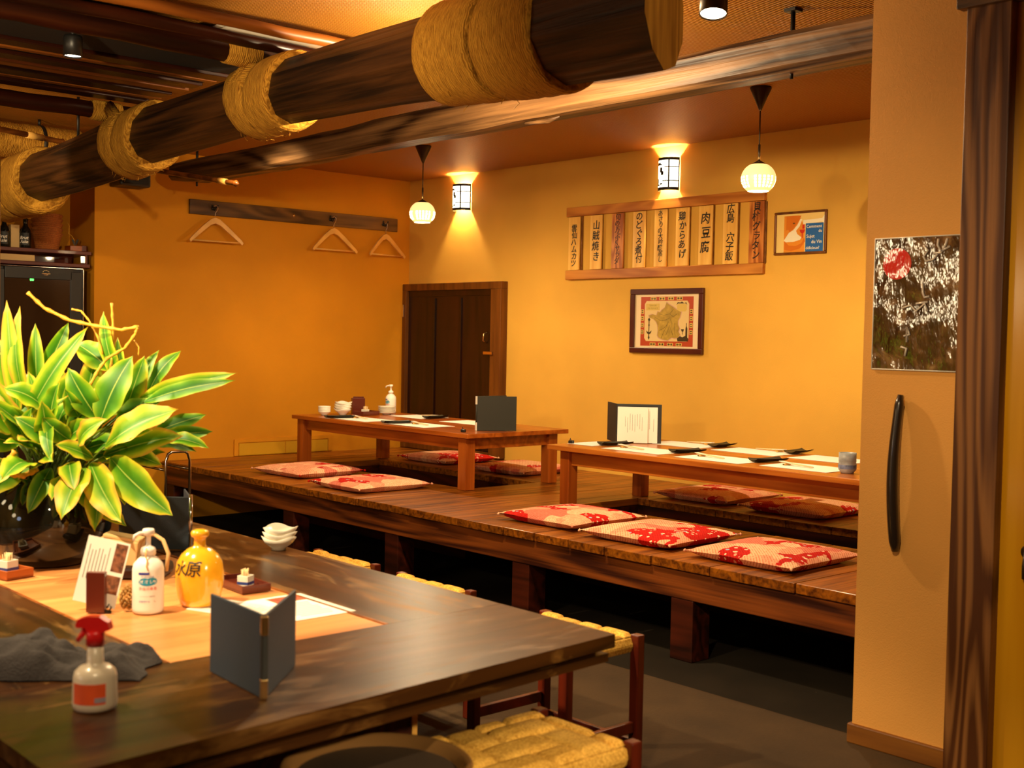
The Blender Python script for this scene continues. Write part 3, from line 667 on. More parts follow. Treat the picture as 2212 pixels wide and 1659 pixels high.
# ------------------------------------------------------------------ pendants and sconces
def pendant(x, y, zr, r, label, n):
    """porcelain globe with pierced windows, open below"""
    t = thing('pendant_lamp', label, 'pendant lamp', (x, y, zr), 0, 'porcelain globe pendant lamps')
    sh = plain('lit_porcelain_%d' % n, hx('#f2d9a0'), 0.4, emis=((1.0, 0.68, 0.24, 1), 0.95))
    nu, nv = 48, 26; za, zb = -0.80, 0.86
    def p(u, v, rad=r):
        z = za+(zb-za)*v; q = math.sqrt(max(0.02, 1-z*z)); a = 2*PI*u
        rib = 1+0.012*(1 if (int(u*48) % 12) in (0, 1, 2) and int(u*96) % 2 else 0)
        return (rad*q*math.cos(a)*rib, rad*q*math.sin(a)*rib, rad*0.92*(z-za))
    vs_ = [p(i/nu, j/nv) for j in range(nv+1) for i in range(nu)]
    fs = []; holes = MB()
    for j in range(nv):
        for i in range(nu):
            f = (j*nu+i, j*nu+(i+1) % nu, (j+1)*nu+(i+1) % nu, (j+1)*nu+i)
            pierced = 3 <= j <= 13 and (j % 3 != 2) and (i % 12) >= 3 and ((i % 12) % 2 == 1 or False)
            if pierced:
                holes.add([p(i/nu, j/nv, r*0.985), p((i+1)/nu, j/nv, r*0.985), p((i+1)/nu, (j+1)/nv, r*0.985), p(i/nu, (j+1)/nv, r*0.985)], [(0, 1, 2, 3)])
            else: fs.append(f)
    b = MB(); b.add(vs_, fs, smooth=True); b.build('shade', sh, t)
    holes.build('pierced_windows', M['glow'], t)
    b = MB(); b.lathe([(0, 0.085), (0.018, 0.075), (0.024, 0.058), (0.020, 0.045), (0, 0.040)], 20); b.build('bulb', M['glow'], t)
    zt = r*0.92*(zb-za)
    b = MB(); b.lathe([(r*0.50, zt-0.004), (r*0.30, zt+0.010), (r*0.06, zt+0.022), (0, zt+0.022)], 24); b.build('cap', M['lamp_metal'], t)
    b = MB(); b.tube([(0, 0, zt+0.02), (0, 0, ZC-zr-0.1)], 0.0035, 8); b.tube([(0, 0, zt+0.02), (0, 0, zt+0.10)], 0.006, 8); b.build('rod', M['lamp_metal'], t)
    b = MB(); b.lathe([(0, ZC-zr), (0.052, ZC-zr), (0.054, ZC-zr-0.006), (0.006, ZC-zr-0.115), (0, ZC-zr-0.118)], 28); b.build('canopy', M['lamp_metal'], t)
    lamp('pendant_bulb', 'POINT', (x, y, zr+0.018), 60*LP, MID, 0.03)
    return t
pendant(1.583, -1.09, 2.105, 0.086, 'pendant lamp with pierced white globe hanging over the far table, left one', 1)
pendant(4.348, -1.116, 2.10, 0.086, 'pendant lamp with pierced white globe hanging above the right end of the plaque rack', 2)

def sconce(x, z0, z1, r, label):
    t = thing('wall_sconce', label, 'wall lamp', (x, -0.003, z0), 0, 'lattice wall sconces')
    h_ = z1-z0
    def arc(u, rad): a = PI*(0.0+u); return (-rad*math.cos(a), -0.95*rad*math.sin(a))
    b = MB(); b.grid(lambda u, v: (*arc(u, r), 0.012+v*(h_-0.024)), 24, 1); b.build('paper_shade', M['sconce_glow'], t)
    b = MB()
    def strip(u0, u1, z_0, z_1, rad=r*1.02, n=14):
        b.grid(lambda u, v: (*arc(u0+(u1-u0)*u, rad), z_0+(z_1-z_0)*v), n, 1)
        b.grid(lambda u, v: (*arc(u0+(u1-u0)*u, rad-0.0025), z_0+(z_1-z_0)*v), n, 1, flip=True)
    strip(0, 1, h_-0.018, h_); strip(0, 1, 0, 0.020)
    strip(0.955, 1.0, 0, h_, n=3); strip(0, 0.03, 0, h_, n=3)
    strip(0.66, 0.70, 0, h_, n=2); strip(0.55, 0.97, h_*0.69, h_*0.72); strip(0.50, 0.97, h_*0.27, h_*0.30)
    # cut-paper figure: hat, two robes, little boat
    strip(0.22, 0.48, h_*0.76, h_*0.80, n=6); strip(0.27, 0.43, h_*0.80, h_*0.84, n=5)
    strip(0.40, 0.49, h_*0.54, h_*0.70, n=3); strip(0.44, 0.53, h_*0.46, h_*0.58, n=3); strip(0.19, 0.25, h_*0.52, h_*0.66, n=2)
    strip(0.27, 0.34, h_*0.18, h_*0.36, n=3); strip(0.22, 0.40, h_*0.14, h_*0.18, n=5); strip(0.40, 0.50, h_*0.17, h_*0.22, n=3)
    b.build('iron_lattice', M['iron'], t)
    lamp('sconce_bulb', 'POINT', (x, -0.045, (z0+z1)/2+0.02), 34*LP, MID, 0.015)
    return t
sconce(0.697, 2.328, 2.532, 0.088, 'wall sconce with black lattice front, left one beside the corner pendant')
sconce(2.808, 2.322, 2.534, 0.078, 'wall sconce with black lattice front, right one above the plaque rack')

# ------------------------------------------------------------------ things on the back wall
rk = thing('menu_plaque_rack', 'long wooden wall rack with two rails holding nine menu plaques', 'rack', (2.73, -0.001, 1.765))
b = MB(); b.box((0, -0.016, 0.475), (1.705, 0.030, 0.064), 0.003); b.build('top_rail', M['rack_wood'], rk)
b = MB(); b.box((0, -0.016, 0.032), (1.705, 0.030, 0.064), 0.003); b.build('bottom_rail', M['rack_wood'], rk)
b = MB(); b.box((0.853, -0.007, 0.25), (0.012, 0.011, 0.374), 0.002)
for i in range(9): b.box((-0.715+i*0.1945+0.0, -0.006, 0.25), (0.012, 0.010, 0.386))
b.build('divider', M['trim'], rk)
DISH = ['雲仙ハムカツ', '山賊焼き', '旬の万ぷくサラダ', 'のどぐろ煮付', 'あさりの大吟醸蒸し', '鶏からあげ', '肉豆腐', '広島 穴子飯', '貝柱グラタン']
CELL = [(0.82, .046, 0.05), (0.80, .058, 0.03), (0.94, .040, 0.0), (0.94, .052, 0.0), (0.94, .036, 0.0), (0.84, .052, 0.02), (0.76, .066, 0.03), (0.97, .054, 0.0), (0.97, .050, 0.0)]
PX = [1.955, 2.168, 2.372, 2.568, 2.757, 2.942, 3.132, 3.326, 3.526]
for i, (s, x) in enumerate(zip(DISH, PX)):
    t = thing('menu_plaque', 'narrow wooden menu plaque painted %s, plaque %d from the left in the rack' % (s.replace(' ', ''), i+1), 'menu plaque', (x, -0.022, 1.8305), 0, 'menu plaques in the wall rack')
    red = i in (2, 8)
    b = MB(); b.box((0, 0, 0.187), (0.108, 0.012, 0.374), 0.002); b.build('board', M['plaque_red' if red else 'plaque_pale'], t)
    frac, size, drop = CELL[i]
    b = MB(); hh = 0.36*frac; step = hh/len(s)
    for k, ch in enumerate(s):
        if ch == ' ': continue
        write(b, ch, min(size*1.18, step*1.12), T(0.004*math.sin(k*2.2+i), -0.0068, 0.366-drop-step*(k+0.5)) @ WALL_Y @ RZ(0.05*math.sin(i+k)), depth=0.0006, shear=0.10, bold=0.0009 if size > 0.045 else 0.0003)
    b.build('lettering', M['ink'], t)

def frame(t, w, h_, bw, dep, mat):
    b = MB()
    for z in (bw/2, h_-bw/2): b.box((0, -dep/2, z), (w, dep, bw), 0.004)
    for x in (-w/2+bw/2, w/2-bw/2): b.box((x, -dep/2, h_/2), (bw, dep, h_-2*bw), 0.004)
    b.build('frame', mat, t)
def flat(mb, poly, y, Mx=None):
    mb.add([(x, y, z) for x, z in poly], [tuple(range(len(poly)))], Mx)
# framed wine cartoon
pt = thing('framed_poster', 'small framed orange poster with a blue panel asking Comment du Sujet du Vin', 'picture', (3.832, -0.002, 1.872))
frame(pt, 0.365, 0.255, 0.014, 0.016, M['frame_brown'])
F = {k: plain('poster_'+k, hx(c), 0.35, coat=0.5) for k, c in dict(cream='#f1cf7a', orange='#e8912b', deep='#d9751c', white='#f7ecc8', blue='#2c66a8', red='#cf3020', line='#5a3a1a').items()}
b = MB(); b.span(-0.17, 0.17, -0.006, -0.001, 0.014, 0.241); b.build('print', F['cream'], pt)
def pic(name, mat, polys, y, p=None):
    b = MB()
    for q in polys: b.prism([(x, z) for x, z in q], 0.0006, T(0, y, 0) @ WALL_Y)
    return b.build(name, mat, p or pt)
pic('orange_field', F['orange'], [[(-0.115, 0.014), (0.03, 0.014), (0.03, 0.16), (-0.01, 0.23), (-0.115, 0.23)]], -0.0062)
pic('face_curve', F['deep'], [[(-0.10, 0.228), (0.005, 0.228), (-0.01, 0.20), (-0.03, 0.175), (-0.05, 0.150), (-0.075, 0.135), (-0.085, 0.15), (-0.10, 0.145)], [(-0.11, 0.08), (-0.08, 0.055), (-0.03, 0.05), (0.01, 0.065), (0.03, 0.10), (0.035, 0.075), (0.0, 0.035), (-0.06, 0.022), (-0.11, 0.03)]], -0.0070)
pic('white_sweep', F['white'], [[(-0.115, 0.085), (-0.08, 0.13), (-0.05, 0.145), (-0.02, 0.175), (0.0, 0.21), (0.012, 0.205), (-0.005, 0.165), (-0.03, 0.14), (-0.02, 0.12), (0.01, 0.10), (0.0, 0.085), (-0.05, 0.075), (-0.10, 0.075)], [(0.02, 0.20), (0.15, 0.205), (0.165, 0.225), (0.165, 0.17), (0.15, 0.185), (0.02, 0.175)]], -0.0072)
pic('eye', F['line'], [[(-0.055, 0.185), (-0.045, 0.190), (-0.035, 0.185), (-0.045, 0.179)]], -0.0078)
pic('wine_glass', F['red'], [[(-0.005, 0.145), (0.035, 0.145), (0.028, 0.128), (0.018, 0.122), (0.012, 0.122), (0.002, 0.128)], [(0.012, 0.122), (0.018, 0.122), (0.018, 0.095), (0.012, 0.095)], [(0.015, 0.15), (0.03, 0.15), (0.03, 0.175), (0.015, 0.175)]], -0.0078)
pic('blue_panel', F['blue'], [[(0.038, 0.014), (0.160, 0.014), (0.160, 0.180), (0.038, 0.180)]], -0.0074)
b = MB()
for s, x, z, al, sz in (('Comment', 0.043, 0.160, 'LEFT', 0.026), ('du', 0.152, 0.133, 'RIGHT', 0.025), ('Sujet', 0.045, 0.103, 'LEFT', 0.028), ('du Vin', 0.152, 0.070, 'RIGHT', 0.028), ('délicieux?', 0.042, 0.035, 'LEFT', 0.024)):
    write(b, s, sz, T(x, -0.0082, z) @ WALL_Y, depth=0.0003, align=al, bold=0.0001)
b.build('lettering', F['white'], pt)
# framed map
mp_ = thing('framed_map', 'dark red framed old map of France with red ornamental border', 'picture', (2.812, -0.002, 1.262))
frame(mp_, 0.625, 0.425, 0.036, 0.024, plain('mahogany_frame', hx('#4c1a0c'), 0.3, coat=0.3, var=0.2))
F.update({k: plain('map_'+k, hx(c), 0.4, coat=0.4) for k, c in dict(paper='#ecd2a4', red='#b5421c', sea='#e3c483', land='#b08f35', land2='#c9a544', ink='#40300f', pink='#cfa08a', gold='#d9b65a').items()})
F['ml'] = plain('map_land', hx('#b39138'), 0.4, coat=0.4, var=0.25, vscale=30)
b = MB(); b.span(-0.277, 0.277, -0.008, -0.001, 0.036, 0.389); b.build('mat_board', F['paper'], mp_)
def rect(x0, x1, z0, z1): return [(x0, z0), (x1, z0), (x1, z1), (x0, z1)]
pic('red_border', F['red'], [rect(-0.225, 0.225, 0.048, 0.372)], -0.0083, mp_)
pic('sea', F['sea'], [[(-0.19, 0.10), (-0.175, 0.08), (0.175, 0.08), (0.19, 0.10), (0.19, 0.325), (0.175, 0.345), (-0.175, 0.345), (-0.19, 0.325)]], -0.0091, mp_)
orn = []
for i in range(4):
    for z0, z1 in ((0.050, 0.070), (0.350, 0.370)): orn.append(rect(-0.14+i*0.075, -0.09+i*0.075, z0, z1))
    for x0, x1 in ((-0.222, -0.197), (0.197, 0.222)): orn.append(rect(x0, x1, 0.125+i*0.045, 0.155+i*0.045))
pic('border_ornament', F['gold'], orn, -0.0091, mp_)
orn2 = []
for i in range(4):
    for z0, z1 in ((0.054, 0.066), (0.354, 0.366)): orn2 += [rect(-0.133+i*0.075, -0.122+i*0.075, z0, z1), rect(-0.108+i*0.075, -0.097+i*0.075, z0, z1), rect(-0.118+i*0.075, -0.112+i*0.075, z0+.003, z1-.003)]
    for x0, x1 in ((-0.217, -0.202), (0.202, 0.217)): orn2 += [rect(x0, x1, 0.130+i*0.045, 0.136+i*0.045), rect(x0, x1, 0.143+i*0.045, 0.149+i*0.045)]
pic('border_glyphs', F['ink'], orn2, -0.0098, mp_)
FR = [(0.0, 0.335), (0.02, 0.322), (0.055, 0.305), (0.09, 0.285), (0.125, 0.27), (0.115, 0.235), (0.10, 0.215), (0.10, 0.19), (0.115, 0.165), (0.105, 0.145), (0.12, 0.125), (0.105, 0.105), (0.075, 0.10), (0.05, 0.105), (0.03, 0.095), (0.015, 0.085), (-0.03, 0.092), (-0.065, 0.105), (-0.075, 0.12), (-0.07, 0.15), (-0.075, 0.185), (-0.085, 0.205), (-0.11, 0.225), (-0.145, 0.235), (-0.15, 0.25), (-0.12, 0.258), (-0.085, 0.25), (-0.075, 0.275), (-0.055, 0.27), (-0.04, 0.285), (-0.015, 0.30)]
pic('coast', F['pink'], [[(x*1.06, 0.21+(z-0.21)*1.05) for x, z in FR]], -0.0096, mp_)
pic('land', F['ml'], [FR], -0.0103, mp_)
b = MB()
for pts in ([(0.06, 0.29), (0.03, 0.26), (-0.02, 0.25), (-0.06, 0.26)], [(0.06, 0.12), (0.04, 0.16), (0.05, 0.20), (0.03, 0.235), (0.0, 0.22), (-0.05, 0.215), (-0.10, 0.24)], [(-0.04, 0.10), (-0.02, 0.14), (0.0, 0.17), (0.02, 0.21)], [(-0.06, 0.15), (-0.02, 0.165), (0.01, 0.19)], [(0.0, 0.12), (0.02, 0.16), (0.035, 0.19)], [(0.09, 0.26), (0.06, 0.24), (0.03, 0.26)], [(0.08, 0.12), (0.07, 0.16), (0.075, 0.2)]):
    b.tube([(x, -0.0112, z) for x, z in pts], 0.0009, 4)
b.build('rivers', F['ink'], mp_)
pic('cartouche', F['gold'], [rect(-0.178, -0.06, 0.283, 0.328), [(0.09, 0.285), (0.10, 0.275), (0.16, 0.275), (0.17, 0.285), (0.17, 0.315), (0.16, 0.325), (0.10, 0.325), (0.09, 0.315)]], -0.0098, mp_)
b = MB(); write(b, 'TERROIR', 0.017, T(-0.119, -0.0106, 0.314) @ WALL_Y, depth=0.0002); write(b, 'DE FRANCE', 0.017, T(-0.119, -0.0106, 0.296) @ WALL_Y, depth=0.0002)
b.build('lettering', F['land'], mp_)
ornk = [[(-0.152, 0.10), (-0.146, 0.10), (-0.146, 0.215), (-0.152, 0.215)], [(-0.149, 0.235), (-0.138, 0.222), (-0.149, 0.208), (-0.160, 0.222)], [(-0.149, 0.200), (-0.143, 0.185), (-0.149, 0.170), (-0.155, 0.185)],
 [(-0.172, 0.15), (-0.166, 0.132), (-0.149, 0.124), (-0.132, 0.132), (-0.126, 0.15), (-0.138, 0.142), (-0.149, 0.136), (-0.160, 0.142)], [(-0.149, 0.118), (-0.141, 0.104), (-0.149, 0.088), (-0.157, 0.104)],
 [(0.165, 0.10), (0.180, 0.10), (0.180, 0.165), (0.174, 0.18), (0.174, 0.20), (0.170, 0.20), (0.170, 0.18), (0.165, 0.165)], [(0.128, 0.16), (0.152, 0.16), (0.148, 0.147), (0.142, 0.144), (0.142, 0.125), (0.138, 0.125), (0.138, 0.144), (0.132, 0.147)], [(0.10, 0.082), (0.185, 0.082), (0.19, 0.10), (0.165, 0.118), (0.14, 0.108), (0.12, 0.115), (0.095, 0.10)],
 [(0.085, 0.318), (0.095, 0.335), (0.11, 0.327), (0.13, 0.34), (0.15, 0.327), (0.165, 0.335), (0.175, 0.318), (0.16, 0.328), (0.10, 0.328)]]
pic('engraved_ornament', F['ink'], ornk, -0.0106, mp_)

# ------------------------------------------------------------------ coat rail on the left wall
cr_ = thing('coat_rail', 'long brown board with metal hooks on the left wall', 'coat rail', (0.0, -1.06, 2.19))
b = MB(); b.box((0.013, 0, 0.053), (0.024, 1.84, 0.106), 0.004); b.build('board', M['rail'], cr_)
HK = [-1.80, -1.12, -0.79, -0.285]
for y in (-1.80, -0.79, -0.285):
    b = MB(); yy = y+1.06
    for s in (-1, 1): b.tube([(0.025, yy+s*0.006, 0.055), (0.05, yy+s*0.018, 0.058), (0.062, yy+s*0.024, 0.075)], [0.005, 0.005, 0.006], 8)
    b.tube([(0.025, yy, 0.045), (0.055, yy, 0.035), (0.070, yy, 0.048)], [0.005, 0.005, 0.005], 8); b.lathe([(0, 0.006), (0.012, 0.005), (0.014, 0)], 14, T(0.025, yy, 0.05) @ RY(PI/2)); b.build('hook', M['iron'], cr_)
b = MB(); b.lathe([(0, 0.004), (0.010, 0.003), (0.011, 0)], 14, T(0.025, -0.06, 0.055) @ RY(PI/2)); b.build('screw_cap', M['brass'], cr_)
hg = thing('coat_hanger', 'wooden coat hanger on the rail, leftmost of three and far from the others', 'coat hanger', (0.063, -1.80, 2.235), 0, 'wooden coat hangers on the wall rail')
b = MB()
outl = [(-0.215, -0.235), (-0.20, -0.215), (-0.10, -0.125), (-0.035, -0.075), (0, -0.062), (0.035, -0.075), (0.10, -0.125), (0.20, -0.215), (0.215, -0.235), (0.205, -0.250), (0.10, -0.165), (0.04, -0.118), (0, -0.104), (-0.04, -0.118), (-0.10, -0.165), (-0.205, -0.250)]
vs_ = []
for dx in (-0.006, 0.006):
    vs_ += [(dx+0.30*abs(y)**1.7, y, z) for y, z in outl]
n_ = len(outl); fs = [(i, (i+1) % n_, n_+(i+1) % n_, n_+i) for i in range(n_)]
for q in ((0, 1, 14, 15), (1, 2, 13, 14), ) if False else (): pass
def quads(o):
    return [(o+0, o+1, o+15), (o+1, o+2, o+14, o+15), (o+2, o+3, o+13, o+14), (o+3, o+4, o+12, o+13), (o+4, o+5, o+11, o+12), (o+5, o+6, o+10, o+11), (o+6, o+7, o+9, o+10), (o+7, o+8, o+9)]
# outline index: 0..8 upper edge, 9..15 lower edge
def qs(o, rev):
    L_ = [(0, 1, 15), (1, 2, 14, 15), (2, 3, 13, 14), (3, 4, 12, 13), (4, 5, 11, 12), (5, 6, 10, 11), (6, 7, 9, 10), (7, 8, 9)]
    return [tuple(o+k for k in (q[::-1] if rev else q)) for q in L_]
b.add(vs_, fs+qs(0, True)+qs(n_, False)); b.build('shoulder', M['hanger'], hg)
b = MB(); b.tube([(0.02, -0.19, -0.235), (0.02, 0.19, -0.235)], 0.006, 8); b.build('trouser_bar', M['hanger'], hg)
b = MB(); b.tube([(0, 0, -0.066), (0, 0, -0.03), (0, 0.012, -0.014), (0, 0.020, 0.004), (0, 0.013, 0.022), (0, -0.002, 0.026), (0, -0.015, 0.016)], 0.0025, 6); b.build('hook', M['chrome'], hg)
dup(hg, (0.066, -0.785, 2.235), 0.05, 'wooden coat hanger on the rail, middle one of three')
dup(hg, (0.063, -0.285, 2.225), 0.22, 'wooden coat hanger on the rail, swung out nearest the room corner')

# ------------------------------------------------------------------ partition wall: laminated poster and handle
def laminate():
    m, nt, bs = new_mat('laminated_food_photo'); L = nt.links.new
    tc = N(nt, 'ShaderNodeTexCoord')
    n = N(nt, 'ShaderNodeTexNoise'); n.inputs['Scale'].default_value = 9; n.inputs['Detail'].default_value = 5; n.inputs['Distortion'].default_value = 2.0; L(tc.outputs['Object'], n.inputs['Vector'])
    r = ramp(nt, [(0.30, hx('#1a0f07')), (0.48, hx('#3a2412')), (0.60, hx('#6a4a2c')), (0.74, hx('#9a7a52'))]); L(n.outputs['Fac'], r.inputs['Fac']); L(r.outputs['Color'], bs.inputs['Base Color'])
    mp = N(nt, 'ShaderNodeMapping'); mp.inputs['Scale'].default_value = (30, 1, 12); L(tc.outputs['Object'], mp.inputs['Vector'])
    n2 = N(nt, 'ShaderNodeTexNoise'); n2.inputs['Scale'].default_value = 1; n2.inputs['Detail'].default_value = 3; L(mp.outputs['Vector'], n2.inputs['Vector'])
    n3 = N(nt, 'ShaderNodeTexNoise'); n3.inputs['Scale'].default_value = 7; n3.inputs['Detail'].default_value = 1; L(tc.outputs['Object'], n3.inputs['Vector'])
    a = N(nt, 'ShaderNodeMath', operation='MULTIPLY_ADD'); a.inputs[1].default_value = 2.2; L(n3.outputs['Fac'], a.inputs[0]); L(n2.outputs['Fac'], a.inputs[2])
    bp = N(nt, 'ShaderNodeBump'); bp.inputs['Strength'].default_value = 0.42; bp.inputs['Distance'].default_value = 0.008; L(a.outputs[0], bp.inputs['Height'])
    L(bp.outputs['Normal'], bs.inputs['Normal']); L(bp.outputs['Normal'], bs.inputs['Coat Normal'])
    bs.inputs['Roughness'].default_value = 0.12; bs.inputs['Coat Weight'].default_value = 1.0; bs.inputs['Coat Roughness'].default_value = 0.05; bs.inputs['Coat IOR'].default_value = 2.0; bs.inputs['Specular IOR Level'].default_value = 0.8
    return m
LAM = laminate()
lp = thing('laminated_poster', 'shiny crinkled laminated food poster with a red disc on the partition wall', 'poster', (6.018, -2.491, 1.268))
b = MB(); b.grid(lambda u, v: ((u-0.5)*0.312, -0.004-0.002*noise.noise(Vector((u*4, v*5, 1))), v*0.43), 24, 32); b.build('sheet', LAM, lp)
b = MB()
for a, c in (((-0.157, 0), (0.157, 0)), ((0.157, 0), (0.157, 0.43)), ((0.157, 0.43), (-0.157, 0.43)), ((-0.157, 0.43), (-0.157, 0))): b.tube([(a[0], -0.004, a[1]), (c[0], -0.004, c[1])], 0.002, 6)
b.build('clear_edge', M['china'], lp)
redg = LAM.copy(); redg.name = 'laminated_red_disc'; redg.node_tree.nodes['Principled BSDF'].inputs['Base Color'].default_value = (0.62, 0.02, 0.015, 1)
for l in list(redg.node_tree.links):
    if l.to_socket.name == 'Base Color': redg.node_tree.links.remove(l)
b = MB(); b.lathe([(0, 0.0004), (0.051, 0.0004), (0.051, 0)], 40, T(-0.073, -0.0068, 0.345) @ WALL_Y, smooth=False); b.build('red_disc', redg, lp)
whg = redg.copy(); whg.name = 'laminated_white_stroke'; whg.node_tree.nodes['Principled BSDF'].inputs['Base Color'].default_value = (0.62, 0.54, 0.44, 1)
b = MB()
for pts in ([(0.02, 0.40), (0.035, 0.385), (0.02, 0.365), (0.03, 0.35), (0.055, 0.355), (0.07, 0.375)], [(0.07, 0.42), (0.068, 0.40), (0.08, 0.38), (0.11, 0.395)], [(0.10, 0.42), (0.095, 0.40), (0.08, 0.375), (0.055, 0.375)], [(0.02, 0.28), (0.022, 0.25), (0.028, 0.235), (0.045, 0.238)], [(-0.05, 0.20), (-0.02, 0.21), (0.0, 0.19), (0.03, 0.215), (0.04, 0.19)], [(0.0, 0.215), (0.04, 0.22)], [(-0.04, 0.11), (-0.02, 0.115), (-0.03, 0.14), (-0.03, 0.09)], [(-0.05, 0.075), (-0.03, 0.07), (-0.035, 0.045)]):
    b.tube([(x, -0.0075, z) for x, z in pts], 0.0038, 6)
b.build('brush_lettering', whg, lp)
b = MB(); b.lathe([(0, 0.006), (0.006, 0.004), (0.007, 0)], 14, T(0.150, -0.006, 0.424) @ WALL_Y); b.build('pin', M['brass'], lp)
hd = thing('curved_wall_handle', 'long slightly bowed dark wooden handle on the partition wall', 'handle', (5.975, -2.490, 0.675))
b = MB(); n = 16
pts = [(0.004*math.sin(t*PI)*-2.5+0.002*t, -0.016-0.016*math.sin(t*PI), t*0.512) for t in [i/n for i in range(n+1)]]
b.tube(pts, [0.015+0.004*math.sin(PI*min(1, t*0.9+0.25)) - (0.006 if i in (0, n) else 0) for i, t in enumerate([i/n for i in range(n+1)])], 12)
b.build('grip', plain('ebony_grip', (0.018, 0.010, 0.006, 1), 0.3, coat=0.4), hd)
b = MB(); b.box((0, -0.006, 0.03), (0.016, 0.014, 0.02)); b.box((0, -0.006, 0.485), (0.016, 0.014, 0.02)); b.build('standoff', M['brass'], hd)

# ------------------------------------------------------------------ table settings on the low tables
G1, G2 = 0.770, 0.755
EPS = 0.0008
def item(name, mb, mat, label, cat, loc, rz=0, group=None, parent=None):
    o = mb.build(name, mat, None, loc, rz); return tag(o, label, cat, group)
mat0 = MB(); mat0.box((0, 0, 0.0005), (0.375, 0.255, 0.001)); PM = mat0.mesh('placemat', M['paper'])
def placemat(x, y, z, rz, label, sx=1.0):
    o = bpy.data.objects.new('placemat', PM); C.objects.link(o); o.location = (x, y, z+EPS); o.rotation_euler = (0, 0, rz); o.scale = (sx, 1, 1)
    return tag(o, label, 'placemat', 'white paper placemats')
for x, y, z, rz, sx, lab in (
 (1.26, -1.31, G1, 0.0, 1, 'white paper placemat at the front left of the far low table, beside the bowls'),
 (1.85, -1.275, G1, 0.0, 1, 'white paper placemat front right on the far low table, before the standing menu'),
 (1.20, -0.80, G1, 0.0, 1, 'white paper placemat back left on the far low table, black tray on it'),
 (1.82, -0.83, G1, 0.0, 1, 'bare white paper placemat behind the standing menu on the far low table'),
 (3.28, -1.14, G2, 0.0, 0.52, 'narrow white sheet at the left end of the near low table'),
 (3.70, -1.185, G2, 0.0, 1.1, 'white placemat in front of the open menu on the near low table'),
 (4.23, -1.205, G2, 0.0, 1.1, 'white placemat in the middle of the front edge of the near low table'),
 (4.72, -1.17, G2, 0.0, 1.0, 'white placemat just left of the stoneware cup'),
 (3.58, -0.72, G2, 0.0, 1.1, 'white placemat at the far side of the near low table, right behind the open menu'),
 (4.08, -0.72, G2, 0.0, 1.1, 'white placemat at the far side of the near low table, middle one'),
 (4.56, -0.72, G2, 0.0, 1.0, 'white placemat at the far side of the near low table, last before the partition wall')):
    placemat(x, y, z, rz, lab, sx)
# slate-dark towel trays, chopsticks in paper sleeves, little wooden rests
b = MB()
b.grid(lambda u, v: ((u-0.5)*0.075, (v-0.5)*0.20, 0.004+0.012*abs(2*u-1)**2.2+0.004*abs(2*v-1)**3), 10, 12)
b.grid(lambda u, v: ((u-0.5)*0.075, (v-0.5)*0.20, 0.0+0.012*abs(2*u-1)**2.2+0.004*abs(2*v-1)**3), 10, 12, flip=True)
TRAY = b.mesh('towel_tray', M['slate'])
def tray(x, y, z, rz, lab):
    o = bpy.data.objects.new('towel_tray', TRAY); C.objects.link(o); o.location = (x, y, z+0.0022); o.rotation_euler = (0, 0, rz); tag(o, lab, 'tray', 'dark towel trays')
cs = thing('chopsticks', 'chopsticks in a white paper sleeve on the front left placemat of the far table', 'chopsticks', (1.10, -1.27, G1), 0, 'chopsticks in paper sleeves')
b = MB(); b.box((-0.035, 0, 0.012), (0.085, 0.026, 0.002), 0, RY(0.06)); b.build('paper_sleeve', M['white'], cs)
for s in (-1, 1):
    b = MB(); b.tube([(-0.07, s*0.005, 0.014), (0.13, s*0.004, 0.0055)], [0.0038, 0.0028], 6); b.build('stick', M['toothpick'], cs)
rs = thing('chopstick_rest', 'little wooden chopstick rest on the front left placemat of the far table', 'chopstick rest', (1.06, -1.275, G1), 0, 'wooden chopstick rests')
b = MB(); b.box((0, 0, 0.0045), (0.016, 0.045, 0.007), 0.002); b.build('block', M['hanger'], rs)
b = MB(); b.box((0, -0.0225, 0.0045), (0.010, 0.002, 0.004)); b.build('end_notch', M['ink'], rs)
SET = [ # setting: tray xy, sleeve xy, angle, place words
 (1.07, -1.385, 1.15, -1.28, -0.15, G1, 'the front left placemat of the far table'),
 (1.66, -1.33, 1.80, -1.265, -0.15, G1, 'the front right placemat of the far table'),
 (3.40, -1.10, 3.58, -1.19, -0.15, G2, 'the front placemat nearest the open menu'),
 (3.915, -1.09, 4.13, -1.20, -0.15, G2, 'the front middle placemat of the near table'),
 (4.45, -1.11, 4.64, -1.18, -0.15, G2, 'the front placemat beside the stoneware cup'),
 (1.385, -0.79, 1.26, -0.73, PI-0.1, G1, 'the back left placemat of the far table'),
 (3.785, -0.63, 3.64, -0.62, PI-0.1, G2, 'the back placemat behind the open menu'),
 (4.26, -0.58, 4.13, -0.62, PI-0.1, G2, 'the back middle placemat of the near table')]
for i, (tx, ty, sx, sy_, a, z, wh) in enumerate(SET):
    tray(tx, ty, z, -0.25 if a < 1 else 0.1, 'dark slate towel tray on '+wh)
    if i == 0: cs.location = (sx, sy_, z+0.002); cs.rotation_euler = (0, 0, a); rs.location = (sx-0.035, sy_, z+0.002)
    else:
        dup(cs, (sx, sy_, z+0.002), a, 'chopsticks in a white paper sleeve on '+wh)
        dup(rs, (sx-0.035*math.cos(a), sy_-0.035*math.sin(a), z+0.002), a, 'little wooden chopstick rest on '+wh)
# small black clips
for x, y, z, lab in ((2.425, -1.40, G1, 'small black clip at the near corner of the far low table'), (3.20, -1.25, G2, 'small black clip at the left end of the near low table')):
    b = MB(); b.box((0, 0, 0.009), (0.030, 0.022, 0.018), 0.004); b.tube([(-0.006, -0.008, 0.016), (-0.006, 0, 0.030), (-0.006, 0.008, 0.016)], 0.0018, 6); item('binder_clip', b, M['black'], lab, 'clip', (x, y, z+EPS), 0.3)

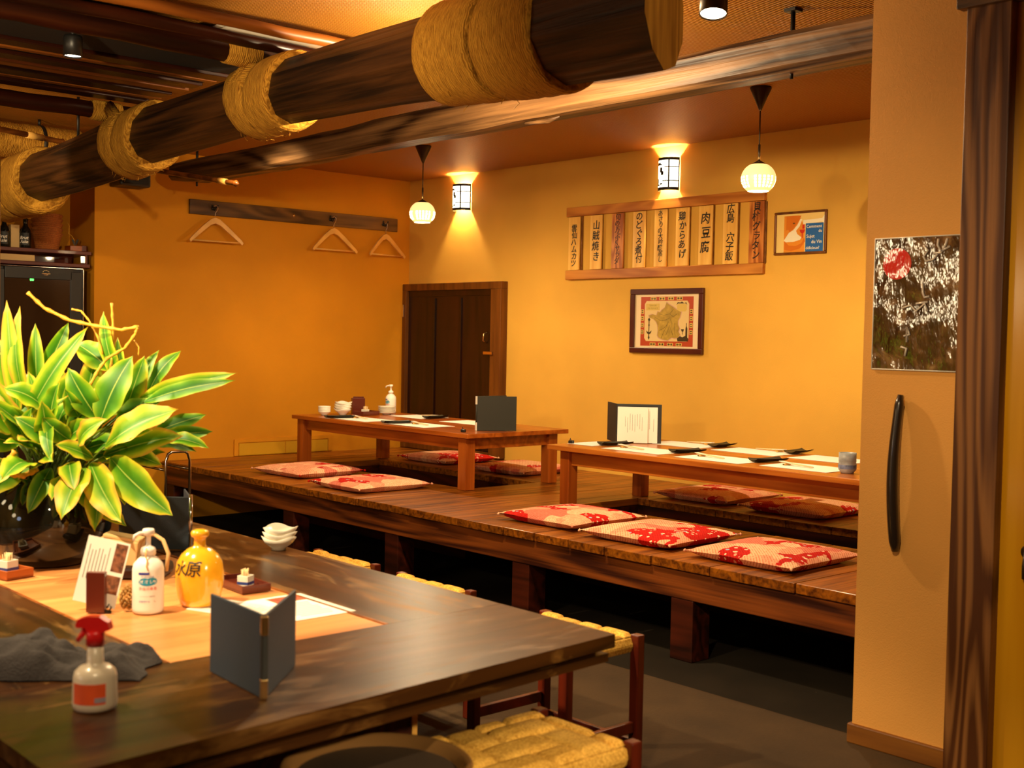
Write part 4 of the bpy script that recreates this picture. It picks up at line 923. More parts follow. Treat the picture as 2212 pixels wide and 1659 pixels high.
# standing menus
def menu(name_label, loc, rz, w, h_, half_angle, cover, pages=None, edge=None, open_in=False):
    """two stiff covers hinged along a spine, standing on their lower edges"""
    t = thing('menu_folder', name_label, 'menu', loc, rz)
    for s in (-1, 1):
        Q = RZ(s*half_angle)
        b = MB(); b.box((w/2, 0, h_/2), (w, 0.005, h_), 0.0015, Q); b.build('cover', cover, t)
    b = MB(); b.tube([(0, 0, 0), (0, 0, h_)], 0.0052, 8); b.build('spine', cover, t)
    if edge:
        for q in (0.12, 0.88):
            b = MB(); b.box((-0.001, 0, h_*q), (0.008, 0.0135, h_*0.24), 0.001); b.build('spine_clip', edge, t)
    if pages:
        for s in (-1, 1):
            b = MB(); b.box((w*0.52, -s*0.0048, h_/2), (w*0.9, 0.002, h_*0.93), 0, RZ(s*half_angle)); b.build('page', pages, t)
        for s in (-1,):
            b = MB(); Q = RZ(s*half_angle)
            for i in range(7): b.box((w*0.30+i*w*0.085, -s*0.0062, h_*(0.62-0.03*(i % 3))), (0.0022, 0.0006, h_*(0.42+0.05*(i % 2))), 0, Q)
            b.build('lettering', M['grey_print'], t)
    return t
menu('black menu folder standing at the right end of the far low table', (2.372, -1.255, G1+EPS), PI/2-0.28, 0.25, 0.213, 0.30, plain('olive_black_cover', (0.020, 0.020, 0.012, 1), 0.55), None, M['china'])
t = thing('menu_folder', 'open menu folder with pale pages standing on the near low table', 'menu', (3.30, -0.985, G2+EPS), 0)
for nm, (dx, dy), mt in (('cover', (-0.19, 0.125), M['black_cover']), ('cover', (0.185, 0.175), M['black_cover'])):
    a = math.atan2(dy, dx); w_ = math.hypot(dx, dy); b = MB(); b.box((w_/2, 0, 0.1125), (w_, 0.005, 0.225), 0.0015, RZ(a)); b.build(nm, mt, t)
for k, (dx, dy, ofs, zz) in enumerate(((0.185, 0.175, -0.006, 0.0), (0.165, 0.12, -0.0, 0.0), (0.12, 0.13, -0.002, 0.0))):
    a = math.atan2(dy, dx); w_ = min(0.24, math.hypot(dx, dy))*(0.95 if k == 0 else 0.85); b = MB(); b.box((w_/2+0.004, ofs, 0.106), (w_, 0.0012, 0.205), 0, RZ(a)); b.build('page', M['paper'], t)
    b = MB(); rq = random.Random(k+5)
    for i in range(9 if k else 4): b.box((w_*(0.2+0.08*i if k else 0.62+0.1*i), ofs-0.0012, 0.125+rq.uniform(-.02, .02)), (0.0018, 0.0005, rq.uniform(0.04, 0.11)), 0, RZ(a))
    b.build('lettering', M['grey_print'], t)

# crockery on the far table
b = MB(); b.lathe([(0, 0.0), (0.020, 0.0), (0.021, 0.006), (0.040, 0.020), (0.0455, 0.034), (0.0435, 0.034), (0.038, 0.022), (0.018, 0.009), (0, 0.008)], 28)
BOWL = b.mesh('small_bowl', M['china'])
for i in range(4):
    o = bpy.data.objects.new('small_bowl', BOWL); C.objects.link(o); o.location = (0.775, -1.315, G1+EPS+i*0.0105)
    tag(o, 'small round white bowl, %s in the leftmost stack on the far table' % ['lowest', 'second from below', 'third from below', 'topmost'][i], 'bowl', 'stacked small white bowls')
def wavy(seg=32):
    b = MB(); prof = [(0, 0.0), (0.026, 0.0), (0.027, 0.008), (0.050, 0.026), (0.062, 0.046), (0.060, 0.046), (0.047, 0.028), (0.022, 0.011), (0, 0.010)]
    b.lathe(prof, seg)
    b.v = [(x*(1+0.07*math.cos(3*math.atan2(y, x))*(z/0.046)), y*(1+0.07*math.cos(3*math.atan2(y, x))*(z/0.046)), z+(0.006*math.cos(3*math.atan2(y, x)+0.6) if z > 0.03 else 0)) for x, y, z in b.v]
    return b.mesh('wavy_bowl', M['china'])
WB = wavy()
for i in range(4):
    o = bpy.data.objects.new('wavy_bowl', WB); C.objects.link(o); o.location = (0.80+0.003*(i % 2), -1.175, G1+EPS+i*0.0155); o.rotation_euler = (0, 0, 0.25*i)
    tag(o, 'wavy-rimmed cream bowl, %s in the taller stack on the far table' % ['lowest', 'second from below', 'third from below', 'topmost'][i], 'bowl', 'stacked wavy cream bowls')
b = MB(); b.lathe([(0, 0), (0.030, 0), (0.032, 0.006), (0.056, 0.012), (0.066, 0.018), (0.064, 0.019), (0.05, 0.0145), (0.028, 0.009), (0, 0.008)], 32); PLT = b.mesh('small_plate', M['china'])
for i in range(6):
    o = bpy.data.objects.new('small_plate', PLT); C.objects.link(o); o.location = (0.90, -0.86, G1+EPS+i*0.0085)
    tag(o, 'small white plate, %s by the pump bottle on the far table' % ['lowest', 'second from below', 'third from below', 'third from the top', 'second from the top', 'topmost'][i], 'plate', 'stacked small white plates')
mb_ = thing('menu_stand', 'dark upright wooden menu holder behind the bowls on the far table', 'menu holder', (0.735, -1.0, G1+EPS), -0.35)
b = MB(); b.box((0, 0, 0.058), (0.045, 0.095, 0.116), 0.003); b.build('box', M['lacquer'], mb_)
b = MB(); b.box((0.012, 0, 0.095), (0.006, 0.080, 0.062), 0.001); b.build('card', M['lacquer'], mb_)
ct = thing('condiment_tray', 'dark lacquer tray holding a toothpick jar on the far table', 'tray', (0.885, -1.03, G1+EPS), 0.2)
b = MB(); b.box((0, 0, 0.004), (0.10, 0.17, 0.008), 0.002)
for x in (-0.047, 0.047): b.box((x, 0, 0.017), (0.006, 0.17, 0.026), 0.002)
for y in (-0.082, 0.082): b.box((0, y, 0.017), (0.088, 0.006, 0.026), 0.002)
b.build('tray', M['lacquer'], ct)
def toothpick_jar(loc, label, plabel, s=1.0, rz=0.3):
    t = thing('toothpick_jar', label, 'toothpick jar', loc, rz)
    b = MB()
    for x, y, w, d in ((-.0185, 0, .005, .042), (.0185, 0, .005, .042), (0, -.0185, .032, .005), (0, .0185, .032, .005)): b.box((x*s, y*s, .018*s), (w*s, d*s, .036*s), .001)
    b.box((0, 0, .002*s), (.034*s, .034*s, .004*s)); b.build('jar', M['china'], t)
    b = MB()
    for x, y, w, d in ((-.0212, 0, .0008, .0425), (.0212, 0, .0008, .0425), (0, -.0212, .0425, .0008), (0, .0212, .0425, .0008)): b.box((x*s, y*s, .010*s), (w*s, d*s, .010*s))
    b.build('blue_band', M['blue_glaze'], t)
    b = MB(); rq = random.Random(int(loc[0]*100))
    for i in range(26):
        x, y = rq.uniform(-.011, .011)*s, rq.uniform(-.011, .011)*s; dx, dy = rq.uniform(-.004, .004)*s, rq.uniform(-.004, .004)*s
        b.tube([(x, y, .006*s), (x+dx, y+dy, (.052+rq.uniform(0, .008))*s)], .0011*s, 5)
    o = b.build('toothpicks', M['toothpick'], None, (loc[0], loc[1], loc[2]), rz); o['kind'] = 'stuff'; tag(o, plabel, 'toothpicks')
toothpick_jar((0.885, -1.04, G1+0.0095), 'small white toothpick jar in the lacquer tray on the far table', 'bunch of toothpicks in the jar on the far table', 0.95)

def pump_bottle(loc, rz, s, label, fill, print_side, cord=False):
    t = thing('pump_bottle', label, 'pump bottle', loc, rz)
    b = MB(); b.lathe([(0, 0), (0.036, 0), (0.0395, 0.004), (0.040, 0.012), (0.040, 0.112), (0.037, 0.126), (0.026, 0.139), (0.0165, 0.146), (0.0165, 0.152), (0, 0.152)], 36, Matrix.Scale(s, 4)); b.build('bottle', M['white'], t)
    b = MB(); b.lathe([(0, .150), (.019, .150), (.019, .162), (.0165, .168), (.008, .172), (.006, .176), (.006, .200), (.013, .201), (.0155, .205), (.0155, .213), (.013, .217), (0, .217)], 24, Matrix.Scale(s, 4))
    b.tube([(0, 0, .207*s), (-.022*s, -.012*s, .207*s), (-.034*s, -.018*s, .202*s), (-.036*s, -.019*s, .190*s)], [.0055*s, .005*s, .004*s, .0035*s], 8); b.build('pump', M['white'], t)
    def curved(v, f, mb, r=0.0403):
        mb.add([(r*s*math.sin(x/(0.040*s)), -r*s*math.cos(x/(0.040*s)), z) for x, z in v], f)
    def lab(name, mat, rows, r):
        mb = MB()
        for x0, x1, z0, z1 in rows:
            n = 8; v = [(x0+(x1-x0)*i/n, z) for z in (z0, z1) for i in range(n+1)]
            curved([(x*s, z*s) for x, z in v], [(i, i+1, n+2+i, n+1+i) for i in range(n)], mb, r)
        mb.build(name, mat, t)
    lab('blue_bar', M['blue_print'], [(-.024, .004, .1035, .109)], 0.0405)
    mb = MB(); k = 24
    for cx, cz, rx, rz_ in ((0, .084, .024, .0095), (.010, .087, .014, .009), (-.008, .086, .014, .009)):
        v = [(cx, cz)]+[(cx+rx*math.cos(2*PI*i/k), cz+rz_*math.sin(2*PI*i/k)) for i in range(k)]
        curved([(x*s, z*s) for x, z in v], [(0, 1+i, 1+(i+1) % k) for i in range(k)], mb, 0.0404)
    mb.build('teal_cloud', M['teal_print'], t)
    def word(name, mat, txt, size, x, z, r=0.0409):
        mb = MB(); v, f = glyphs(txt, size*s, 0.0, 'CENTER')
        curved([(p[0]+x*s, p[1]+z*s) for p in v], f, mb, r); mb.build(name, mat, t)
    word('white_lettering', M['paper'], 'ビオレu', 0.0125, 0, .085)
    word('small_lettering', M['blue_print'], 'Professional', 0.0065, 0, .0985)
    word('red_lettering', M['red_print'], '手指消毒液', 0.0092, 0, .067)
    word('fine_print', M['blue_print'], '医薬部外品', 0.0055, -.008, .034)
    word('volume_print', M['grey_print'], '1L', 0.0065, .018, .034)
    word('mid_print', M['grey_print'], 'ヒアルロン酸配合', 0.0048, 0, .047)
    if cord:
        b = MB(); b.tube([(-.004*s, -.020*s, .170*s), (-.006*s, -.028*s, .150*s), (-.002*s, -.034*s, .139*s), (-.003*s, -.0395*s, .125*s), (.001*s, -.0415*s, .115*s)], .0018*s, 6); b.build('tie_cord', M['hanger'], t)
    return t
pump_bottle((0.79, -0.745, G1+EPS), 0.15, 0.98, 'white pump bottle of hand sanitizer on the far low table', 0, 0)

# near table crockery by the partition wall
def cup(loc, label, r, h_, band):
    t = thing('tea_cup', label, 'cup', loc)
    b = MB(); b.lathe([(0, .003), (r*.62, .003), (r*.66, 0), (r*.72, .0), (r*.78, .006), (r, .016), (r*1.02, h_*.45), (r*.97, h_*.52), (r, h_*.58), (r*1.0, h_), (r*.93, h_), (r*.92, .02), (0, .014)], 28)
    b.build('body', M['cup'], t)
    b = MB(); b.lathe([(r*1.025, h_*.22), (r*1.03, h_*.24), (r*1.035, h_*.40), (r*1.03, h_*.42)], 28); b.build('brush_band', plain('cup_blue_wash', (0.16, 0.20, 0.34, 1) if not band else (0.03, 0.05, 0.20, 1), 0.4, var=0.6, vscale=40), t)
    return t
cup((4.965, -1.215, G2+EPS), 'grey-blue stoneware cup near the right end of the near low table', 0.040, 0.094, False)
cup((5.015, -1.055, G2+EPS), 'white cup with a dark blue band half hidden by the partition wall', 0.038, 0.080, True)
lj = thing('lidded_jar', 'small white lidded jar half hidden behind the partition wall on the near table', 'jar', (4.93, -0.86, G2+EPS))
b = MB(); b.lathe([(0, 0), (.026, 0), (.032, .01), (.034, .04), (.030, .055), (0, .055)], 24); b.build('jar', M['china'], lj)
b = MB(); b.lathe([(.033, .055), (.030, .064), (.016, .072), (.008, .076), (.006, .084), (.011, .092), (.011, .098), (.005, .106), (0, .108)], 24); b.build('lid', M['china'], lj)

# ------------------------------------------------------------------ the big dark counter table
ZT = 0.65
ctb = thing('counter_table', 'large dark wooden counter table with a pale inset of boards in its middle', 'table', (0, 0, 0))
X0, X1, YA, YB = 3.0, 6.11, -5.36, -3.98
IX0, IX1, IY0, IY1 = 3.4, 5.70, -4.925, -4.345
for nm, (a, c, p, q), mt in (('frame_board', (X0, IX1, IY1, YB), 'counter'), ('frame_board', (X0, IX1, YA, IY0), 'counter'), ('frame_board', (IX1+0.001, X1, YA, YB), 'counter_end'), ('frame_board', (X0, IX0, IY0, IY1), 'counter')):
    b = MB(); b.prism([(a, p+0.0005), (c-0.0005+(0.095 if nm == 'frame_board' and c == X1 else 0), p+0.0005), (c-0.0005, q-0.0005), (a, q-0.0005)], 0.032, T(0, 0, ZT-0.032)); b.build(nm, M[mt], ctb)
b = MB(); xs = [IX0, 3.65, 3.9, 4.15, 4.42, 4.68, 4.94, 5.20, 5.455, IX1]
for a, c in zip(xs[:-1], xs[1:]): b.span(a+0.001, c-0.001, IY0+0.010, IY1-0.010, ZT-0.03, ZT-0.002, 0.0015)
b.build('inset_panel', M['inset'], ctb)
b = MB()
for y in (IY0+0.005, IY1-0.005): b.span(IX0, IX1, y-0.0045, y+0.0045, ZT-0.03, ZT+0.001, 0.001)
b.build('inset_trim', M['smoked_lit'], ctb)
b = MB(); b.span(X0+0.03, X1-0.035, YA+0.035, YB-0.03, ZT-0.046, ZT-0.0325); b.build('shadow_gap', M['smoked'], ctb)
b = MB(); b.prism([(X0, YA+0.012), (X1+0.08, YA+0.012), (X1-0.012, YB-0.010), (X0, YB-0.010)], 0.020, T(0, 0, ZT-0.0665)); b.build('lower_rail', M['counter_end'], ctb)
b = MB(); b.span(X0+0.3, 5.70, -5.06, -4.26, 0.0, ZT-0.067, 0.003); b.build('base_cabinet', M['pit'], ctb)
b = MB(); b.span(5.688, 5.705, -4.272, -4.256, 0.0, ZT-0.068, 0.001); b.build('corner_strip', M['hanger'], ctb)

# ------------------------------------------------------------------ woven stools
M['seagrass'] = None
def seat_mat():
    m, nt, bs = new_mat('woven_straw_seat'); L = nt.links.new
    tc = N(nt, 'ShaderNodeTexCoord'); geo = N(nt, 'ShaderNodeNewGeometry')
    n = N(nt, 'ShaderNodeTexNoise'); n.inputs['Scale'].default_value = 170; n.inputs['Detail'].default_value = 5; L(tc.outputs['Object'], n.inputs['Vector'])
    n2 = N(nt, 'ShaderNodeTexNoise'); n2.inputs['Scale'].default_value = 12; L(tc.outputs['Object'], n2.inputs['Vector'])
    a = N(nt, 'ShaderNodeMath', operation='MULTIPLY_ADD'); a.inputs[1].default_value = 0.6; L(n2.outputs['Fac'], a.inputs[0]); L(n.outputs['Fac'], a.inputs[2])
    r = ramp(nt, [(0.50, hx('#a5701c')), (1.0, hx('#eebb56'))]); L(a.outputs[0], r.inputs['Fac'])
    hv = N(nt, 'ShaderNodeHueSaturation'); mr = N(nt, 'ShaderNodeMapRange'); mr.inputs['To Min'].default_value = 0.88; mr.inputs['To Max'].default_value = 1.1
    L(geo.outputs['Random Per Island'], mr.inputs['Value']); L(mr.outputs['Result'], hv.inputs['Value']); L(r.outputs['Color'], hv.inputs['Color']); L(hv.outputs['Color'], bs.inputs['Base Color'])
    bp = N(nt, 'ShaderNodeBump'); bp.inputs['Strength'].default_value = 0.5; bp.inputs['Distance'].default_value = 0.004; L(n.outputs['Fac'], bp.inputs['Height']); L(bp.outputs['Normal'], bs.inputs['Normal'])
    bs.inputs['Roughness'].default_value = 0.8; bs.inputs['Specular IOR Level'].default_value = 0.2
    return m
SEATM = seat_mat()
SW, SD, SH = 0.417, 0.323, 0.46          # long side, short side, seat height
stl = thing('woven_stool', 'woven straw stool', 'stool', (0, 0, 0), 0, 'woven straw stools round the counter table')
b = MB()
def slab(u, v):
    x, y = 2*u-1, 2*v-1
    return None
b.box((0, 0, SH-0.038), (SW-0.02, SD-0.004, 0.055), 0.024); b.build('seat_roll', SEATM, stl)
b = MB(); W2_, D2_ = SW-0.040, SD-0.026; a_ = W2_/4.4
def pillow(x0, x1, y0, y1, up):
    x0, x1 = max(x0, -W2_/2), min(x1, W2_/2); y0, y1 = max(y0, -D2_/2), min(y1, D2_/2)
    if x1-x0 < 0.012 or y1-y0 < 0.012: return
    w, d, cx, cy__ = x1-x0-0.005, y1-y0-0.005, (x0+x1)/2, (y0+y1)/2
    b.grid(lambda u, v: (cx+(u-0.5)*w, cy__+(v-0.5)*d, SH-0.012+up*0.012*(1-abs(2*u-1)**6)**0.5*(1-abs(2*v-1)**6)**0.5), 10, 10)
for i in range(-2, 9):                      # wide straw straps plaited over and under, two cells long
    for j in range(-2, 8):
        x, y = -W2_/2+i*a_, -D2_/2+j*a_
        if (i-j) % 4 == 0: pillow(x, x+2*a_, y, y+a_, 1.0)
        elif (i-j) % 4 == 3: pillow(x, x+a_, y, y+2*a_, 0.85)
b.build('seat_weave', SEATM, stl)
LG = [(sx*(SW/2-0.006), sy_*(SD/2-0.010)) for sx in (-1, 1) for sy_ in (-1, 1)]
for x, y in LG:
    b = MB(); b.box((x, y, (SH-0.004)/2), (0.034, 0.030, SH-0.004), 0.004); b.build('leg', M['stool_leg'], stl)
for sy_ in (-1, 1):
    b = MB(); b.box((0, sy_*(SD/2-0.010), 0.115), (SW-0.05, 0.018, 0.034), 0.003); b.build('stretcher', M['stool_leg'], stl)
for sx in (-1, 1):
    b = MB(); b.box((sx*(SW/2-0.006), 0, 0.175), (0.018, SD-0.055, 0.034), 0.003); b.build('stretcher', M['stool_leg'], stl)
stl.location = (5.411, -3.499, 0.001); stl['label'] = 'woven straw stool tucked at the near right corner of the counter, red-brown legs showing'
dup(stl, (4.617, -3.494, 0.001), 0, 'woven straw stool, middle one along the far edge of the counter')
dup(stl, (4.017, -3.476, 0.001), 0, 'woven straw stool behind the stack of three bowls, farthest along the counter')
dup(stl, (6.116, -4.289, 0.001), PI/2, 'woven straw stool in the foreground at the near end of the counter')
dup(stl, (6.116, -4.735, 0.001), PI/2, 'woven straw stool under the round brown tray')
rt = thing('round_tray', 'round dark tray with a raised brown rim lying at the bottom of the picture', 'tray', (6.116, -4.675, SH+0.006))
b = MB(); b.lathe([(0, 0.0), (0.172, 0.0), (0.187, 0.006), (0.193, 0.020), (0.193, 0.028), (0.187, 0.030), (0.177, 0.026), (0.168, 0.012), (0.164, 0.008)], 64); b.build('rim', plain('brown_tray_rim', (0.22, 0.11, 0.035, 1), 0.22, coat=0.6), rt)
b = MB(); b.lathe([(0, 0.0095), (0.158, 0.0095), (0.1645, 0.008)], 64); b.build('lining', plain('dark_rubber_lining', (0.055, 0.038, 0.026, 1), 0.45), rt)

# ------------------------------------------------------------------ things on the counter table
sp_ = thing('spray_bottle', 'milky spray bottle with a red trigger head and orange label in the foreground', 'spray bottle', (5.905, -5.165, ZT+EPS), 0.83868)
b = MB(); b.lathe([(0, 0), (.036, 0), (.0395, .004), (.0405, .012), (.0390, .060), (.0365, .070), (.028, .078), (.0165, .082), (.0150, .088), (.0140, .120), (0, .120)], 32); b.build('bottle', M['bottle_clear'], sp_)
b = MB(); n = 12
for k, (a0, a1, z0, z1, r) in enumerate(((-.80, .80, .016, .054, .0408),)):
    v = [(r*math.sin(a0+(a1-a0)*i/n), -r*math.cos(a0+(a1-a0)*i/n), z) for z in (z0, z1) for i in range(n+1)]
    b.add(v, [(i, i+1, n+2+i, n+1+i) for i in range(n)], None, True)
b.build('orange_label', M['orange_label'], sp_)
b = MB(); v = [(.0413*math.sin(.30+.5*i/6), -.0413*math.cos(.30+.5*i/6), z) for z in (.020, .029) for i in range(7)]
b.add(v, [(i, i+1, 8+i, 7+i) for i in range(6)]); b.build('grey_patch', M['grey_label'], sp_)
b = MB(); b.lathe([(0, .118), (.0165, .118), (.0165, .140), (.014, .145), (0, .145)], 24)
b.prism([(-.034, .156), (-.030, .166), (-.012, .172), (.010, .172), (.026, .162), (.030, .148), (.020, .144), (.012, .140), (-.012, .140), (-.016, .150), (-.032, .151)], .022, T(0, .011, 0) @ WALL_Y)
b.tube([(-.018, 0, .150), (-.024, 0, .136), (-.033, 0, .124)], [.006, .0055, .004], 8); b.build('trigger_head', M['red_plastic'], sp_)

tw = MB(); random.seed(21)
def towel_fn(u, v):
    x, y = (u-0.5)*0.36, (v-0.5)*0.17
    h_ = 0.018+0.042*math.exp(-((u-0.30)/0.22)**2)+0.024*math.exp(-((u-0.85)/0.12)**2)+0.026*noise.noise(Vector((u*5, v*4, 1)))+0.014*noise.noise(Vector((u*13, v*9, 5)))
    e = min(1, min(u, 1-u, v, 1-v)*9)
    return (x+0.02*noise.noise(Vector((u*3, v*3, 9))), y*(1+0.25*noise.noise(Vector((u*4, 2, 2)))), max(0.003, h_*e**0.6))
tw.grid(towel_fn, 60, 36); tw.grid(lambda u, v: (*towel_fn(u, v)[:2], 0.0005), 60, 36, flip=True)
item('cloth', tw, M['towel'], 'crumpled charcoal cloth lying behind the spray bottle', 'cloth', (5.62, -5.115, ZT+EPS), 0.90)

mn = thing('menu_folder', 'dark blue menu folder standing open in the foreground with its spine to the viewer', 'menu', (6.050, -4.895, ZT+EPS))
for dx, dy in ((-0.232, 0.013), (-0.171, 0.176)):
    a = math.atan2(dy, dx); b = MB(); b.box((0.117, 0, 0.081), (0.234, 0.006, 0.162), 0.0018, RZ(a)); b.build('cover', M['navy_cover'], mn)
b = MB(); b.box((0, 0, 0.081), (0.013, 0.013, 0.160), 0.003, RZ(-0.35)); b.build('spine', M['black_cover'], mn)
for q in (0.020, 0.142):
    b = MB(); b.box((0.0015, -0.0005, q), (0.014, 0.014, 0.038), 0.002, RZ(-0.35)); b.build('spine_clip', M['brass'], mn)
for k, (dx, dy, s) in enumerate(((-0.232, 0.013, -1), (-0.171, 0.176, 1))):
    a = math.atan2(dy, dx); b = MB(); b.box((0.120, s*0.0042, 0.080), (0.21, 0.0015, 0.150), 0, RZ(a)); b.build('page', M['paper'], mn)
m2 = thing('menu_folder', 'dark blue menu folder with a silver edge standing behind the pump bottle under the leaves', 'menu', (4.515, -4.262, ZT+EPS))
for dx, dy in ((-0.165, -0.165), (-0.20, 0.08)):
    a = math.atan2(dy, dx); w_ = math.hypot(dx, dy); b = MB(); b.box((w_/2, 0, 0.085), (w_, 0.006, 0.17), 0.0018, RZ(a)); b.build('cover', M['navy_cover'], m2)
b = MB(); b.tube([(0, 0, 0), (0, 0, 0.178)], 0.0065, 10); b.build('spine', M['chrome'], m2)

pump_bottle((5.235, -4.745, ZT+EPS), 1.10, 0.955, 'white pump bottle with blue and red print standing beside the ochre jug', 0, 0, True)
jg = thing('sake_jug', 'round ochre glazed sake jug with brushed black characters', 'jug', (5.235, -4.605, ZT+EPS), 0.0)
b = MB(); b.lathe([(0, 0), (.043, 0), (.048, .003), (.055, .022), (.0605, .055), (.061, .085), (.057, .110), (.046, .130), (.030, .144), (.0165, .150), (.0150, .155), (.0150, .168), (.0165, .172), (.0225, .176), (.0235, .184), (.0200, .190), (.010, .193), (0, .1935)], 40); b.build('body', M['jug'], jg)
def on_round(mb, txt, size, ang, z, r_of_z):
    v, f = glyphs(txt, size, 0.0, 'CENTER', 0.1, 0.0004)
    o_ = []
    for p in v:
        zz = z+p[1]; r = r_of_z(zz); a = ang+p[0]/0.058
        o_.append((r*math.sin(a), -r*math.cos(a), zz))
    mb.add(o_, f)
rz_jug = lambda z: 0.0618 if z < .09 else 0.0618-(z-.09)*0.17 if z < .11 else 0.0586-(z-.11)*0.52
b = MB(); on_round(b, '原', 0.042, 0.80, .098, rz_jug); b.build('lettering', M['ink'], jg)
b = MB(); on_round(b, '水', 0.040, 0.14, .098, rz_jug); b.build('lettering', M['ink'], jg)

lt_ = thing('lacquer_tray', 'low red-brown lacquer tray right of the ochre jug with a toothpick jar', 'tray', (5.115, -4.415, ZT+EPS), -0.05)
b = MB(); b.box((0, 0, .004), (.175, .085, .008), .002)
for x in (-.085, .085): b.box((x, 0, .012), (.005, .085, .018), .001)
for y in (-.040, .040): b.box((0, y, .012), (.165, .005, .018), .001)
b.build('tray', M['lacquer'], lt_)
toothpick_jar((5.135, -4.415, ZT+EPS+.0085), 'white and blue square toothpick jar in the lacquer tray beside the ochre jug', 'bunch of toothpicks in the jar beside the ochre jug', 0.78, 0.5)
lt2 = thing('wooden_tray', 'small orange wooden tray at the left edge in front of the dark vase', 'tray', (4.585, -4.862, ZT+EPS), 0.25)
b = MB(); b.box((0, 0, .004), (.13, .085, .008), .002)
for x in (-.0625, .0625): b.box((x, 0, .013), (.005, .085, .024), .001)
for y in (-.040, .040): b.box((0, y, .013), (.120, .005, .024), .001)
b.build('tray', plain('orange_lacquer', (0.38, 0.085, 0.012, 1), 0.35, coat=0.3), lt2)
toothpick_jar((4.575, -4.855, ZT+EPS+.0085), 'white and blue square toothpick jar in front of the dark vase', 'bunch of toothpicks in the jar in front of the dark vase', 0.95, 0.4)

# printed sheets lying on the inset
def sheet(x, y, rz, w, d, label, z):
    t = thing('printed_sheet', label, 'paper sheet', (x, y, z), rz)
    b = MB(); b.box((0, 0, .0006), (w, d, .0012)); b.build('sheet', M['paper'], t)
    b = MB(); b.box((-w*.33, d*.12, .0014), (w*.22, d*.5, .0004)); b.build('photo_print', plain('meat_photo', (0.35, 0.07, 0.03, 1), .5, var=.6, vscale=60), t)
    b = MB()
    for i in range(9): b.box((-w*.12+i*w*.062, -d*.02, .0014), (w*.014, d*(.62-.06*(i % 3)), .0004))
    b.build('lettering', M['grey_print'], t)
sheet(5.405, -4.420, 0.0, 0.265, 0.185, 'white printed menu sheet lying flat to the right of the blue folder', ZT-0.0012)
sheet(5.330, -4.555, 0.35, 0.200, 0.140, 'printed sheet lying half hidden behind the blue folder and jug', ZT-0.0015)
cd = thing('card_stand', 'tilted printed card held in a dark wooden block, left of the white pump bottle', 'card stand', (5.150, -4.850, ZT+EPS), 0.83868)
b = MB(); b.box((.012, -.010, .050), (.046, .020, .100), .002); b.build('block', M['lacquer'], cd)
Qc = T(-.004, .012, .008) @ RX(-0.14) @ RY(0.20)
b = MB(); b.box((0, 0, .088), (.108, .0015, .165), 0, Qc); b.build('card', M['paper'], cd)
b = MB(); b.box((.035, -.0012, .130), (.030, .0006, .070), 0, Qc); b.box((.030, -.0012, .062), (.040, .0006, .045), 0, Qc); b.build('photo_print', plain('grill_photo', (0.20, 0.07, 0.03, 1), .5, var=.7, vscale=90), cd)
b = MB()
for i in range(7): b.box((-.044+i*.0085, -.0012, .108-(i % 2)*.006), (.0016, .0006, .085-(i % 3)*.012), 0, Qc)
b.build('lettering', M['grey_print'], cd)
b = MB(); b.box((.032, -.014, .008), (.035, .004, .014), .001, RY(0.2)); b.tube([(.045, -.016, .004), (.052, -.018, .014), (.046, -.018, .022), (.040, -.016, .012)], .0022, 6); b.build('clip', M['iron'], cd)
b = MB(); rq = random.Random(9)
for i in range(70):
    z = .006+.056*i/70; r = .017*math.sin(PI*min(1, .18+.8*i/70)); a = i*2.4
    b.lathe([(0, -.0045), (.004, -.002), (.0045, .001), (.002, .004), (0, .0045)], 6, T(r*math.cos(a), r*math.sin(a), z))
item('dried_seed_head', b, M['pinecone'], 'knobbly dried brown seed head between the card stand and the pump bottle', 'seed head', (5.190, -4.778, ZT+EPS))
bk = thing('napkin_basket', 'dark basket with a curved tan handle holding folded kraft napkins behind the pump bottle', 'basket', (4.78, -4.585, ZT+EPS), 0.84)
b = MB(); b.box((0, 0, .018), (.22, .13, .036), .012); b.build('basket', M['smoked'], bk)
b = MB(); b.tube([(.112, -.03, .02), (.118, -.03, .07), (.10, -.02, .105), (.07, 0, .118), (.04, .01, .115)], .006, 8); b.build('handle', M['kraft'], bk)
b = MB(); b.box((-.03, -.01, .070), (.115, .075, .070), .004, RY(0.10)); b.box((-.03, -.014, .108), (.105, .06, .012), .004, RY(0.16)); b.build('napkins', M['kraft'], bk)
for i in range(3):
    o = bpy.data.objects.new('wavy_bowl', WB); C.objects.link(o); o.location = (4.668+.002*i, -4.030, ZT+EPS+i*0.0155); o.rotation_euler = (0, 0, 0.5+0.2*i); o.scale = (0.9, 0.9, 0.92)
    tag(o, 'wavy-rimmed cream bowl, %s of three stacked on the edge of the dark counter' % ['lowest', 'middle', 'topmost'][i], 'bowl', 'three wavy bowls on the counter edge')

